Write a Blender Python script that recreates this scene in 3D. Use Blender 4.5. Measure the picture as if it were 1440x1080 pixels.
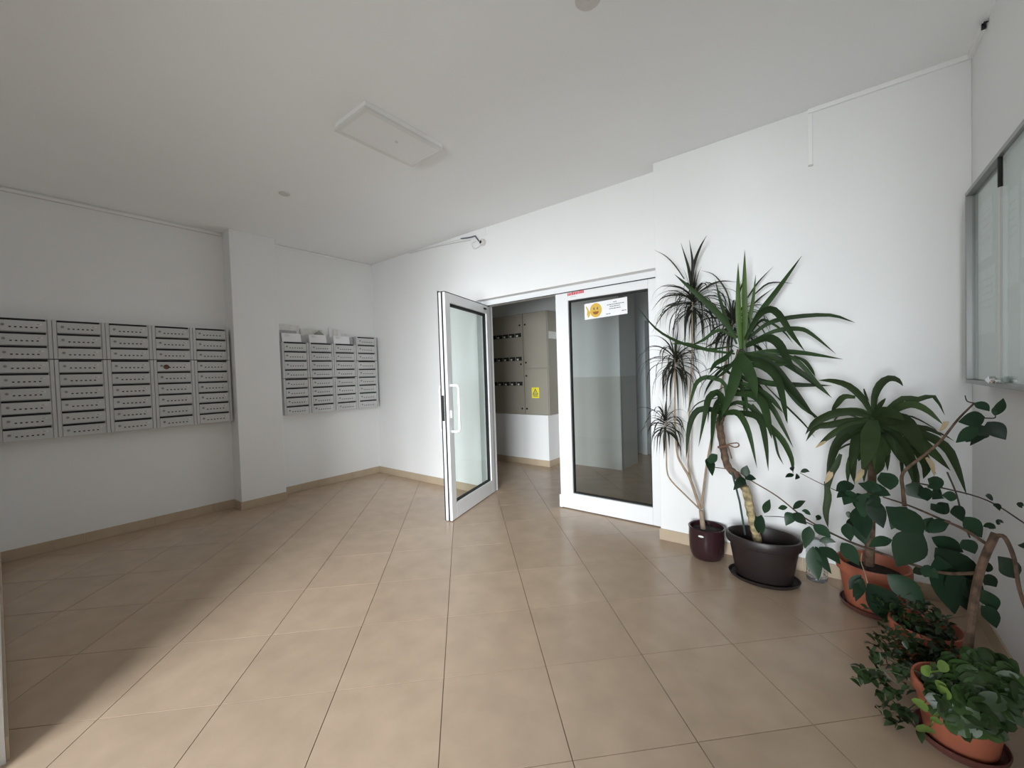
import bpy, bmesh, math, random
from mathutils import Vector, Matrix

scene = bpy.context.scene
for o in list(bpy.data.objects):
    bpy.data.objects.remove(o)

# ------------------------------------------------------------------ camera
CAM = Vector((4.9508, -3.2507, 1.3128))
YAW, PITCH, ROLL, FPX = 0.665996, -0.026107, -0.031324, 572.463
FW = Vector((-math.sin(YAW) * math.cos(PITCH), math.cos(YAW) * math.cos(PITCH), math.sin(PITCH)))
_r = Vector((math.cos(YAW), math.sin(YAW), 0.0))
_u = _r.cross(FW)
RT = math.cos(ROLL) * _r + math.sin(ROLL) * _u
UP = -math.sin(ROLL) * _r + math.cos(ROLL) * _u
cd = bpy.data.cameras.new('camera')
cd.sensor_width = 36.0
cd.lens = FPX / 1440.0 * 36.0
cd.clip_start = 0.01
cam = bpy.data.objects.new('camera', cd)
scene.collection.objects.link(cam)
M = Matrix((RT, UP, -FW)).transposed().to_4x4()
M.translation = CAM
cam.matrix_world = M
scene.camera = cam

# ------------------------------------------------------------------ world, daylight, exposure
w = bpy.data.worlds.new('world')
scene.world = w
w.use_nodes = True
w.node_tree.nodes['Background'].inputs[0].default_value = (0.85, 0.93, 1.0, 1)
w.node_tree.nodes['Background'].inputs[1].default_value = 0.45
scene.view_settings.view_transform = 'Standard'
scene.view_settings.look = 'None'
scene.view_settings.gamma = 1.0
scene.view_settings.use_curve_mapping = False
scene.view_settings.exposure = 0.15
scene.cycles.use_denoising = True
scene.cycles.max_bounces = 14
scene.cycles.diffuse_bounces = 8
scene.cycles.glossy_bounces = 4
scene.cycles.transmission_bounces = 8
scene.cycles.transparent_max_bounces = 12
scene.cycles.sample_clamp_indirect = 6.0



def daylight(name, loc, aim, sx, sz, watts, col):
    """bright stretch of the open yard outside, shining in through the entrance behind the photographer"""
    ld = bpy.data.lights.new(name, 'AREA')
    ld.shape = 'RECTANGLE'
    ld.size, ld.size_y, ld.energy, ld.color = sx, sz, watts, col
    o = bpy.data.objects.new(name, ld)
    scene.collection.objects.link(o)
    o.location = loc
    o.rotation_euler = (math.radians(90), 0, math.atan2(-(aim[0] - loc[0]), aim[1] - loc[1]))


daylight('daylight_side', (7.55, -9.28, 3.5), (3.2, -3.28), 2.2, 7.0, 1290.0, (0.92, 0.97, 1.0))
daylight('daylight_straight', (5.1, -9.28, 1.7), (4.3, -3.28), 1.8, 3.4, 670.0, (0.92, 0.97, 1.0))

# ------------------------------------------------------------------ helpers
H = 2.859            # ceiling
XR = 5.525           # right wall
YF = -3.276          # front wall (camera stands in its doorway)
YB = 0.015           # back wall face
YP = -0.12           # thicker stretch of the back wall
XP = 3.905


def at(px, py, y):
    """point on the plane y = const seen at pixel px, py"""
    d = (px - 720) / FPX * RT - (py - 540) / FPX * UP + FW
    return CAM + d * ((y - CAM.y) / d.y)


def mpp(p):
    return (Vector(p) - CAM).dot(FW) / FPX


class MB:
    def __init__(self):
        self.v, self.f = [], []

    def add(self, vs, fs):
        n = len(self.v)
        self.v += [tuple(x) for x in vs]
        self.f += [tuple(i + n for i in f) for f in fs]
        return self

    def box(self, x0, x1, y0, y1, z0, z1):
        vs = [(x, y, z) for z in (z0, z1) for y in (y0, y1) for x in (x0, x1)]
        return self.add(vs, [(0, 2, 3, 1), (4, 5, 7, 6), (0, 1, 5, 4), (2, 6, 7, 3), (0, 4, 6, 2), (1, 3, 7, 5)])

    def obox(self, o, a, b, c):
        """box from corner o with edge vectors a, b, c"""
        o, a, b, c = Vector(o), Vector(a), Vector(b), Vector(c)
        vs = [o, o + a, o + b, o + a + b, o + c, o + a + c, o + b + c, o + a + b + c]
        fs = [(0, 2, 3, 1), (4, 5, 7, 6), (0, 1, 5, 4), (2, 6, 7, 3), (0, 4, 6, 2), (1, 3, 7, 5)]
        if a.cross(b).dot(c) < 0:
            fs = [tuple(reversed(f)) for f in fs]
        return self.add(vs, fs)

    def prism(self, poly, z0, z1):
        n = len(poly)
        vs = [(x, y, z0) for x, y in poly] + [(x, y, z1) for x, y in poly]
        fs = [tuple(range(n - 1, -1, -1)), tuple(range(n, 2 * n))]
        fs += [(i, (i + 1) % n, n + (i + 1) % n, n + i) for i in range(n)]
        return self.add(vs, fs)

    def tube(self, pts, rad, seg=8, cap=True):
        pts = [Vector(p) for p in pts]
        if not isinstance(rad, (list, tuple)):
            rad = [rad] * len(pts)
        n0 = len(self.v)
        prev = None
        for i, p in enumerate(pts):
            t = (pts[min(i + 1, len(pts) - 1)] - pts[max(i - 1, 0)]).normalized()
            if prev is None:
                a = t.orthogonal().normalized()
            else:
                a = (prev - t * prev.dot(t))
                a = a.normalized() if a.length > 1e-6 else t.orthogonal().normalized()
            prev = a
            b = t.cross(a)
            for k in range(seg):
                an = 2 * math.pi * k / seg
                self.v.append(tuple(p + rad[i] * (math.cos(an) * a + math.sin(an) * b)))
        for i in range(len(pts) - 1):
            for k in range(seg):
                k2 = (k + 1) % seg
                self.f.append((n0 + i * seg + k, n0 + i * seg + k2, n0 + (i + 1) * seg + k2, n0 + (i + 1) * seg + k))
        if cap:
            self.f.append(tuple(n0 + k for k in range(seg - 1, -1, -1)))
            m = n0 + (len(pts) - 1) * seg
            self.f.append(tuple(m + k for k in range(seg)))
        return self

    def lathe(self, c, prof, seg=40, ex=1.0, ey=1.0):
        """prof: list of (radius, z); ex, ey stretch it to an oval"""
        n0 = len(self.v)
        for r, z in prof:
            for k in range(seg):
                a = 2 * math.pi * k / seg
                self.v.append((c[0] + r * ex * math.cos(a), c[1] + r * ey * math.sin(a), c[2] + z))
        for i in range(len(prof) - 1):
            for k in range(seg):
                k2 = (k + 1) % seg
                self.f.append((n0 + i * seg + k, n0 + i * seg + k2, n0 + (i + 1) * seg + k2, n0 + (i + 1) * seg + k))
        if prof[0][0] > 1e-4:
            self.f.append(tuple(n0 + k for k in range(seg - 1, -1, -1)))
        if prof[-1][0] > 1e-4:
            m = n0 + (len(prof) - 1) * seg
            self.f.append(tuple(m + k for k in range(seg)))
        return self

    def leaf(self, ctrl, width, side=None, fold=0.25, prof='lance', n=9, twist=0.0):
        P = spline(ctrl, n)
        tn = (CAM - P[len(P) // 2]).normalized()
        n0 = len(self.v)
        for i, p in enumerate(P):
            t = (P[min(i + 1, n)] - P[max(i - 1, 0)])
            t = t.normalized() if t.length > 1e-9 else Vector((0, 0, 1))
            s = (Vector(side) if side is not None else t.cross(tn))
            s = s - t * s.dot(t)
            s = s.normalized() if s.length > 1e-6 else t.orthogonal().normalized()
            if twist:
                s = Matrix.Rotation(twist, 3, t) @ s
            nn = s.cross(t)
            u = i / n
            hw = width * 0.5 * PROF[prof](u)
            c = nn * (hw * fold)
            self.v += [tuple(p - s * hw + c), tuple(p), tuple(p + s * hw + c)]
        for i in range(n):
            a = n0 + 3 * i
            self.f += [(a, a + 1, a + 4, a + 3), (a + 1, a + 2, a + 5, a + 4)]
        return self

    def build(self, name, mat, parent=None, smooth=False, bevel=0.0, segs=2):
        off = base_loc(parent)
        me = bpy.data.meshes.new(name)
        me.from_pydata([(x - off.x, y - off.y, z - off.z) for x, y, z in self.v], [], self.f)
        me.materials.append(MAT[mat] if isinstance(mat, str) else mat)
        me.update()
        if smooth:
            me.polygons.foreach_set('use_smooth', [True] * len(me.polygons))
            try:
                me.set_sharp_from_angle(angle=math.radians(40))
            except Exception:
                pass
        o = bpy.data.objects.new(name, me)
        scene.collection.objects.link(o)
        if parent is not None:
            o.parent = parent
        if bevel:
            m = o.modifiers.new('bevel', 'BEVEL')
            m.width = bevel
            m.segments = segs
            m.limit_method = 'ANGLE'
        return o


PROF = {
    'lance': lambda u: max(0.02, (0.55 + 1.1 * u) if u < 0.4 else (1 - ((u - 0.4) / 0.6) ** 1.7)),
    'strap': lambda u: max(0.02, (0.5 + 1.5 * u) if u < 0.33 else (1 - ((u - 0.33) / 0.67) ** 2.6)),
    'grass': lambda u: max(0.05, (0.7 + u) if u < 0.3 else (1 - ((u - 0.3) / 0.7) ** 1.4)),
    'oval': lambda u: max(0.04, (max(0.0, math.sin(math.pi * min(1, u ** 0.85)))) ** 0.95),
    'round': lambda u: max(0.05, math.sqrt(max(0.0, 1 - (2 * u - 1) ** 2))),
}


def spline(ctrl, n):
    c = [Vector(p) for p in ctrl]
    if len(c) == 2:
        return [c[0].lerp(c[1], i / n) for i in range(n + 1)]
    c = [2 * c[0] - c[1]] + c + [2 * c[-1] - c[-2]]
    m = len(c) - 3
    out = []
    for i in range(n + 1):
        u = i / n * m
        k = min(int(u), m - 1)
        t = u - k
        p0, p1, p2, p3 = c[k:k + 4]
        out.append(0.5 * ((2 * p1) + (p2 - p0) * t + (2 * p0 - 5 * p1 + 4 * p2 - p3) * t * t + (3 * p1 - p0 - 3 * p2 + p3) * t ** 3))
    return out


def base_loc(o):
    v = Vector((0, 0, 0))
    while o is not None:
        v = v + o.location
        o = o.parent
    return v


def tag(o, label=None, cat=None, group=None, kind=None):
    if label:
        o['label'] = label
    if cat:
        o['category'] = cat
    if group:
        o['group'] = group
    if kind:
        o['kind'] = kind
    return o


def thing(name, loc, label, cat, group=None):
    o = bpy.data.objects.new(name, None)
    o.empty_display_size = 0.1
    scene.collection.objects.link(o)
    o.location = loc
    return tag(o, label, cat, group)


def struct(name, mb, mat, parent=None, **k):
    o = mb.build(name, mat, parent, **k)
    if parent is None:
        o['kind'] = 'structure'
    return o


# ------------------------------------------------------------------ materials
MAT = {}


def mat(name, col, rough=0.5, metal=0.0, spec=0.5, noise=0.0, nscale=6.0, bump=0.0, bscale=80.0, rnd=0.0, trans=0.0, ior=1.45, alpha=1.0, nstretch=None):
    m = bpy.data.materials.new(name)
    m.use_nodes = True
    nt = m.node_tree
    b = nt.nodes['Principled BSDF']
    b.inputs['Base Color'].default_value = (*col, 1)
    b.inputs['Roughness'].default_value = rough
    b.inputs['Metallic'].default_value = metal
    b.inputs['Specular IOR Level'].default_value = spec
    b.inputs['Transmission Weight'].default_value = trans
    b.inputs['IOR'].default_value = ior
    b.inputs['Alpha'].default_value = alpha
    src = None
    tc = nt.nodes.new('ShaderNodeTexCoord')
    if noise or bump:
        mp = nt.nodes.new('ShaderNodeMapping')
        if nstretch:
            mp.inputs['Scale'].default_value = nstretch
        nt.links.new(tc.outputs['Object'], mp.inputs['Vector'])
    if noise or rnd:
        hsv = nt.nodes.new('ShaderNodeHueSaturation')
        hsv.inputs['Color'].default_value = (*col, 1)
        val = None
        if noise:
            nz = nt.nodes.new('ShaderNodeTexNoise')
            nz.inputs['Scale'].default_value = nscale
            nz.inputs['Detail'].default_value = 5
            nt.links.new(mp.outputs[0], nz.inputs['Vector'])
            mr = nt.nodes.new('ShaderNodeMapRange')
            mr.inputs[1].default_value = 0.3
            mr.inputs[2].default_value = 0.7
            mr.inputs[3].default_value = 1 - noise
            mr.inputs[4].default_value = 1 + noise
            nt.links.new(nz.outputs['Fac'], mr.inputs[0])
            val = mr.outputs[0]
        if rnd:
            oi = nt.nodes.new('ShaderNodeObjectInfo')
            mr2 = nt.nodes.new('ShaderNodeMapRange')
            mr2.inputs[3].default_value = 1 - rnd
            mr2.inputs[4].default_value = 1 + rnd
            nt.links.new(oi.outputs['Random'], mr2.inputs[0])
            if val is None:
                val = mr2.outputs[0]
            else:
                mu = nt.nodes.new('ShaderNodeMath')
                mu.operation = 'MULTIPLY'
                nt.links.new(val, mu.inputs[0])
                nt.links.new(mr2.outputs[0], mu.inputs[1])
                val = mu.outputs[0]
        nt.links.new(val, hsv.inputs['Value'])
        nt.links.new(hsv.outputs[0], b.inputs['Base Color'])
    if bump:
        nb = nt.nodes.new('ShaderNodeTexNoise')
        nb.inputs['Scale'].default_value = bscale
        nb.inputs['Detail'].default_value = 4
        nt.links.new(mp.outputs[0], nb.inputs['Vector'])
        bp = nt.nodes.new('ShaderNodeBump')
        bp.inputs['Strength'].default_value = bump
        bp.inputs['Distance'].default_value = 0.01
        nt.links.new(nb.outputs['Fac'], bp.inputs['Height'])
        nt.links.new(bp.outputs[0], b.inputs['Normal'])
    MAT[name] = m
    return m


def glass_mat(name, tint, rough=0.0):
    """thin pane: clear transmission with a fresnel mirror"""
    m = bpy.data.materials.new(name)
    m.use_nodes = True
    nt = m.node_tree
    nt.nodes.remove(nt.nodes['Principled BSDF'])
    out = nt.nodes['Material Output']
    tr = nt.nodes.new('ShaderNodeBsdfTransparent')
    tr.inputs[0].default_value = (*tint, 1)
    gl = nt.nodes.new('ShaderNodeBsdfGlossy')
    gl.inputs['Roughness'].default_value = rough
    geo = nt.nodes.new('ShaderNodeNewGeometry')          # Schlick reflectance of each glass face
    dot = nt.nodes.new('ShaderNodeVectorMath')
    dot.operation = 'DOT_PRODUCT'
    nt.links.new(geo.outputs['Normal'], dot.inputs[0])
    nt.links.new(geo.outputs['Incoming'], dot.inputs[1])
    prev = dot.outputs['Value']
    for op, val in (('ABSOLUTE', None), ('SUBTRACT', 1.0), ('POWER', 5.0), ('MULTIPLY', 0.96), ('ADD', 0.04)):
        mm = nt.nodes.new('ShaderNodeMath')
        mm.operation = op
        if op == 'SUBTRACT':
            mm.inputs[0].default_value = val
            nt.links.new(prev, mm.inputs[1])
        else:
            nt.links.new(prev, mm.inputs[0])
            if val is not None:
                mm.inputs[1].default_value = val
        prev = mm.outputs[0]
    mx = nt.nodes.new('ShaderNodeMixShader')
    nt.links.new(prev, mx.inputs[0])
    nt.links.new(tr.outputs[0], mx.inputs[1])
    nt.links.new(gl.outputs[0], mx.inputs[2])
    nt.links.new(mx.outputs[0], out.inputs[0])
    MAT[name] = m


mat('wall_paint', (0.825, 0.83, 0.83), 0.65, noise=0.02, nscale=1.3, bump=0.12, bscale=160)
mat('ceiling_paint', (0.87, 0.88, 0.885), 0.75, noise=0.015, nscale=1.0, bump=0.08, bscale=140)
mat('wall_dado', (0.56, 0.56, 0.53), 0.45, noise=0.03, nscale=2)
mat('corridor_paint', (0.72, 0.74, 0.74), 0.6, noise=0.02, nscale=2)
mat('floor_tile', (0.44, 0.329, 0.238), 0.27, spec=0.5, noise=0.07, nscale=7, rnd=0.035, bump=0.03, bscale=60)
mat('paving', (0.45, 0.44, 0.42), 0.9, noise=0.1, nscale=3)
mat('grout', (0.20, 0.15, 0.11), 0.9, noise=0.1, nscale=20)
mat('base_tile', (0.47, 0.375, 0.27), 0.42, noise=0.06, nscale=8, rnd=0.04)
mat('alu_white', (0.79, 0.80, 0.81), 0.35)
mat('alu_grey', (0.5, 0.51, 0.52), 0.35, metal=0.6)
mat('alu_frame', (0.30, 0.305, 0.30), 0.4, metal=0.4)
mat('gasket', (0.015, 0.015, 0.016), 0.7)
mat('black', (0.008, 0.008, 0.008), 0.6)
mat('plastic_white', (0.88, 0.88, 0.87), 0.4)
mat('rim_grey', (0.73, 0.73, 0.72), 0.5)
mat('diffuser', (0.80, 0.79, 0.79), 0.5)
mat('disc_grey', (0.64, 0.61, 0.59), 0.6)
mat('mail_steel', (0.555, 0.56, 0.56), 0.4, noise=0.02, nscale=12)
mat('mail_door', (0.56, 0.565, 0.565), 0.38, rnd=0.03)
mat('lock_metal', (0.25, 0.25, 0.25), 0.3, metal=0.8)
mat('name_white', (0.74, 0.74, 0.72), 0.5)
mat('hole_dark', (0.012, 0.012, 0.014), 0.8)
mat('paper_white', (0.82, 0.82, 0.84), 0.7, noise=0.03, nscale=30)
mat('paper_pale', (0.74, 0.73, 0.70), 0.7, noise=0.08, nscale=25)
mat('paper_mauve', (0.42, 0.41, 0.44), 0.7, noise=0.15, nscale=60, nstretch=(1, 6, 0.5))
mat('paper_olive', (0.30, 0.31, 0.25), 0.7, noise=0.2, nscale=25)
mat('ink', (0.12, 0.12, 0.16), 0.7)
mat('panel_beige', (0.31, 0.288, 0.238), 0.45, noise=0.03, nscale=4)
mat('sign_yellow', (0.85, 0.75, 0.04), 0.45)
mat('emoji_yellow', (0.66, 0.42, 0.07), 0.5)
mat('emoji_orange', (0.30, 0.10, 0.02), 0.5)
mat('sign_red', (0.60, 0.07, 0.10), 0.5)
mat('chrome', (0.75, 0.75, 0.76), 0.15, metal=1.0)
mat('board_back', (0.66, 0.68, 0.66), 0.6)
mat('pot_purple', (0.034, 0.014, 0.017), 0.2, spec=0.6)
mat('pot_brown', (0.021, 0.0145, 0.0145), 0.42, noise=0.08, nscale=6)
mat('pot_terra', (0.40, 0.125, 0.07), 0.55, noise=0.08, nscale=9)
mat('saucer_dark', (0.12, 0.045, 0.035), 0.35)
mat('soil', (0.022, 0.016, 0.012), 0.95, noise=0.4, nscale=40, bump=0.8, bscale=60)
mat('bark_light', (0.36, 0.29, 0.16), 0.85, noise=0.6, nscale=26, nstretch=(1, 1, 1.6), bump=0.8, bscale=40)
mat('bark_brown', (0.12, 0.075, 0.05), 0.85, noise=0.5, nscale=30, bump=0.5, bscale=60)
mat('stem_thin', (0.32, 0.24, 0.17), 0.7, noise=0.2, nscale=20)
mat('stem_dark', (0.055, 0.04, 0.03), 0.7)
mat('leaf_spear', (0.042, 0.082, 0.014), 0.55, spec=0.3, noise=0.25, nscale=6, rnd=0.2)
mat('leaf_yucca', (0.020, 0.040, 0.013), 0.55, spec=0.22, noise=0.18, nscale=8, rnd=0.35)
mat('leaf_dragon', (0.020, 0.022, 0.014), 0.55, spec=0.3, noise=0.2, nscale=10, rnd=0.4)
mat('leaf_corn', (0.028, 0.046, 0.016), 0.55, spec=0.22, noise=0.2, nscale=9, rnd=0.35)
mat('leaf_ficus', (0.013, 0.033, 0.016), 0.40, spec=0.3, noise=0.15, nscale=14, rnd=0.45)
mat('leaf_bright', (0.13, 0.21, 0.045), 0.4, noise=0.15, nscale=20, rnd=0.35)
mat('leaf_mid', (0.027, 0.054, 0.015), 0.4, noise=0.2, nscale=20, rnd=0.4)
mat('leaf_dry', (0.46, 0.36, 0.22), 0.8, noise=0.2, nscale=20)
mat('stick_green', (0.035, 0.06, 0.055), 0.5)
mat('twine', (0.16, 0.09, 0.06), 0.9)
mat('door_grey', (0.32, 0.33, 0.33), 0.4)
glass_mat('pane_clear', (0.90, 0.94, 0.925))
glass_mat('pane_grey', (0.88, 0.90, 0.90))
mat('pet', (0.9, 0.93, 0.95), 0.08, trans=0.9, ior=1.2)

# ------------------------------------------------------------------ the room
# floors ----------------------------------------------------------
floor = struct('floor', MB().box(-0.2, XR + 0.2, YF - 0.2, 4.1, -0.12, -0.004), 'grout')
struct('ground_outside', MB().box(-6, 16, -16, YF - 0.2, -0.2, -0.03), 'paving')


def clip_poly(poly, x0, x1, y0, y1):
    def cut(ps, f, lerp):
        out = []
        for i, p in enumerate(ps):
            q = ps[(i + 1) % len(ps)]
            a, b = f(p), f(q)
            if a >= 0:
                out.append(p)
            if (a >= 0) != (b >= 0):
                t = a / (a - b)
                out.append((p[0] + t * (q[0] - p[0]), p[1] + t * (q[1] - p[1])))
        return out
    for f in (lambda p: p[0] - x0, lambda p: x1 - p[0], lambda p: p[1] - y0, lambda p: y1 - p[1]):
        if not poly:
            return poly
        poly = cut(poly, f, None)
    return poly


TS = 0.45
T0 = Vector((3.8955 * 1.00983, -2.3891 * 1.00983))
c45 = math.sqrt(0.5)
ex, ey = Vector((c45, c45)), Vector((-c45, c45))
g = 0.0017
hs = TS / 2 - g
full = [(ex * sx + ey * sy) * hs for sx, sy in ((-1, -1), (1, -1), (1, 1), (-1, 1))]
tile_mb = MB().prism([(p.x, p.y) for p in full], -0.010, 0.0)
tile_me = None
for i in range(-14, 15):
    for j in range(-14, 15):
        c = T0 + ex * ((i + 0.5) * TS) + ey * ((j + 0.5) * TS)
        poly = [(c.x + p.x, c.y + p.y) for p in full]
        cl = clip_poly(poly, 0.0, XR, YF - 0.1, 2.92)
        if len(cl) < 3:
            continue
        A = abs(sum(cl[k][0] * cl[(k + 1) % len(cl)][1] - cl[(k + 1) % len(cl)][0] * cl[k][1] for k in range(len(cl)))) / 2
        if A < 0.002:
            continue
        if A > 0.2:
            if tile_me is None:
                o = tile_mb.build('floor_tile', 'floor_tile', floor)
                tile_me = o.data
            else:
                o = bpy.data.objects.new('floor_tile', tile_me)
                scene.collection.objects.link(o)
                o.parent = floor
            o.location = (c.x, c.y, 0)
        else:
            MB().prism(cl, -0.010, 0.0).build('floor_tile', 'floor_tile', floor)

# ceiling, walls ---------------------------------------------------
struct('ceiling', MB().box(-0.2, XR + 0.2, YF - 0.2, 4.1, H, H + 0.15), 'ceiling_paint')
struct('wall_left', MB().box(-0.2, 0.0, YF - 0.2, YB + 0.2, 0, H), 'wall_paint')
struct('trim_1', MB().box(0.0, 0.2, -1.732, -1.298, 0, H), 'wall_paint', bevel=0.006)      # pier on the left wall
OX0, OX1, OZ = 1.925, 3.90, 2.112
struct('wall_back', MB().box(-0.2, OX0, YB, YB + 0.25, 0, H).box(OX0, OX1, YB, YB + 0.25, OZ, H)
       .box(OX1, XR + 0.2, YB, YB + 0.25, 0, H), 'wall_paint')
struct('trim_2', MB().box(XP, XR, YP, YB, 0, H), 'wall_paint', bevel=0.004)                # thicker stretch behind the plants
struct('wall_right', MB().box(XR, XR + 0.2, YF - 0.2, YB + 0.2, 0, H), 'wall_paint')
JX0, JX1, JZ = 2.66, 5.20, 2.2
struct('wall_front', MB().box(-0.2, JX0, YF - 0.2, YF, 0, H).box(JX1, XR + 0.2, YF - 0.2, YF, 0, H)
       .box(JX0, JX1, YF - 0.2, YF, JZ, H), 'wall_paint')
struct('trim_3', MB().box(JX0, JX0 + 0.05, YF - 0.16, YF - 0.03, 0, JZ), 'alu_white', bevel=0.004)   # jamb of the inner entrance
struct('wall_light_blocker', MB().box(5.20, 5.34, -4.30, YF - 0.2, -0.03, 2.7), 'wall_paint')      # unseen wall added outside to block part of the side daylight

# baseboards of beige tile, one piece per 45 cm --------------------
BH, BT = 0.085, 0.009


def baseboard(name, p0, p1, nrm):
    p0, p1, nrm = Vector((*p0, 0)), Vector((*p1, 0)), Vector((*nrm, 0))
    L = (p1 - p0).length
    d = (p1 - p0) / L
    root = bpy.data.objects.new(name, None)
    scene.collection.objects.link(root)
    root.location = p0
    root['kind'] = 'structure'
    s = 0.0
    while s < L - 1e-4:
        e = min(L, s + 0.45)
        if L - e < 0.05:
            e = L
        MB().obox(p0 + d * (s + 0.0008), d * (e - s - 0.0016), nrm * BT, Vector((0, 0, BH))).build('base_tile', 'base_tile', root, bevel=0.0015, segs=1)
        s = e


baseboard('baseboard_left', (0.0, YF), (0.0, -1.732), (1, 0))
baseboard('baseboard_pier_front', (0.2, -1.732 - BT), (0.2, -1.298 + BT), (1, 0))
baseboard('baseboard_pier_side', (0.0, -1.732), (0.2, -1.732), (0, -1))
baseboard('baseboard_left_corner', (0.0, -1.298), (0.0, YB), (1, 0))
baseboard('baseboard_back', (BT, YB), (OX0 - 0.01, YB), (0, -1))
baseboard('baseboard_back_thick', (XP - BT, YP), (XR, YP), (0, -1))
baseboard('baseboard_back_end', (XP, YB), (XP, YP), (-1, 0))
baseboard('baseboard_right', (XR, YF), (XR, YP - BT), (-1, 0))
baseboard('baseboard_front', (BT, YF), (JX0 - 0.01, YF), (0, 1))

# ------------------------------------------------------------------ corridor behind the glass doors
CY = 1.786
struct('wall_corridor', MB().box(1.86, 2.785, CY, CY + 0.55, 1.23, H), 'corridor_paint')
struct('trim_4', MB().box(1.86, 2.785, CY - 0.004, CY + 0.55, 0, 1.23), 'wall_dado')
MBc = MB().box(-0.2, 1.9, 1.86, 2.05, 0, H)
struct('wall_corridor_far', MBc, 'corridor_paint')
struct('wall_corridor_end', MB().box(-0.2, 5.7, 2.95, 3.1, 0, H), 'corridor_paint')
struct('wall_corridor_right', MB().box(4.6, 4.75, YB + 0.25, 2.95, 0, H), 'corridor_paint')
struct('wall_corridor_left', MB().box(-0.2, -0.05, YB + 0.25, 1.86, 0, H), 'corridor_paint')
struct('trim_5', MB().box(2.778, 2.792, CY - 0.010, CY + 0.012, 0, 1.23), 'alu_grey')   # metal corner strip
# low white plinth under the meter cabinet
PX1, PY0 = 1.865, 1.46
struct('trim_6', MB().box(-0.05, PX1, PY0, 1.86, 0, 0.715), 'wall_paint', bevel=0.004)
baseboard('baseboard_plinth', (0.3, PY0), (PX1 + BT, PY0), (0, -1))
baseboard('baseboard_plinth_side', (PX1, PY0), (PX1, 1.786), (1, 0))
# far grey door
d1 = bpy.data.objects.new('door_1', None)
scene.collection.objects.link(d1)
d1.location = (2.72, 2.95, 0)
d1['kind'] = 'structure'
MB().box(2.72, 3.60, 2.90, 2.94, 0.01, 2.05).build('door_panel', 'door_grey', d1, bevel=0.004)
MB().box(2.64, 2.72, 2.885, 2.95, 0, 2.12).build('door_frame', 'alu_white', d1, bevel=0.003)
MB().box(3.60, 3.68, 2.885, 2.95, 0, 2.12).build('door_frame', 'alu_white', d1, bevel=0.003)
MB().box(2.72, 3.60, 2.885, 2.95, 2.05, 2.12).build('door_frame', 'alu_white', d1, bevel=0.003)
hd = MB().box(2.79, 2.83, 2.89, 2.90, 0.96, 1.14).build('handle_plate', 'black', d1, bevel=0.003)
MB().tube([(2.81, 2.89, 1.07), (2.81, 2.845, 1.07), (2.93, 2.845, 1.07)], 0.009).build('door_handle', 'black', hd, smooth=True)

# meter cabinet ----------------------------------------------------
CX0, CX1, CYF, CZ0, CZ1, CXM = 0.45, 1.885, 1.455, 0.716, 2.165, 1.478
cab = thing('meter_cabinet', (CX0, CYF, CZ0), 'beige steel electricity meter cabinet on the white plinth behind the open door', 'cabinet')
MB().box(CX0, CX1, CYF + 0.02, 1.858, CZ0, CZ1).build('body', 'panel_beige', cab, bevel=0.004)


def cab_door(x0, x1, z0, z1, knobs):
    d = MB().box(x0 + 0.006, x1 - 0.006, CYF, CYF + 0.018, z0 + 0.006, z1 - 0.006).build('door', 'panel_beige', cab, bevel=0.003)
    for kx, kz in knobs:
        MB().tube([(kx, CYF - 0.006, kz), (kx, CYF + 0.001, kz)], 0.014, 12).build('lock', 'black', d, smooth=True)
    return d


dl = cab_door(CX0, CXM, CZ0, CZ1, [(1.425, 2.0), (1.43, 1.44), (1.43, 0.80)])
cab_door(CXM, CX1, CZ0, 1.372, [(1.52, 1.27), (1.515, 0.80)])
cab_door(CXM, CX1, 1.372, CZ1, [(1.52, 2.0), (1.52, 1.46)])
for zz in (1.86, 1.52, 1.16):
    for k in range(6):
        xx = 1.395 - k * 0.118
        wn = MB().box(xx - 0.052, xx + 0.052, CYF - 0.004, CYF + 0.002, zz - 0.028, zz + 0.028).build('meter_window', 'gasket', dl)
        MB().box(xx - 0.034, xx - 0.002, CYF - 0.006, CYF - 0.003, zz - 0.022, zz + 0.002).build('meter_dial', 'paper_pale', wn)
MB().box(CX1 - 0.001, CX1 + 0.002, 1.50, 1.72, 1.78, 1.88).build('sticker', 'paper_pale', cab)
ws = thing('warning_sign', (1.67, CYF, 0.95), 'yellow electrical warning sign with a triangle on the meter cabinet', 'sign')
MB().box(1.607, 1.733, CYF - 0.004, CYF - 0.001, 0.955, 1.105).build('plate', 'sign_yellow', ws)
yy = CYF - 0.0055
tri = MB()
pa, pb, pc = Vector((1.67, yy, 1.092)), Vector((1.622, yy, 1.005)), Vector((1.718, yy, 1.005))
cen = (pa + pb + pc) / 3
ins = [cen + (p - cen) * 0.60 for p in (pa, pb, pc)]
tri.add([pa, pb, pc] + ins, [(0, 1, 4, 3), (1, 2, 5, 4), (2, 0, 3, 5)])
tri.build('triangle', 'ink', ws)
bolt = [(0.0, 0.022), (-0.010, -0.002), (0.000, 0.000), (-0.004, -0.020), (0.010, 0.004), (0.0, 0.003)]
MB().add([(1.67 + a, yy, 1.032 + b) for a, b in bolt], [tuple(range(6))]).build('lightning_bolt', 'ink', ws)
MB().box(1.628, 1.712, yy, yy + 0.001, 0.978, 0.990).build('lettering', 'ink', ws)

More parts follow.
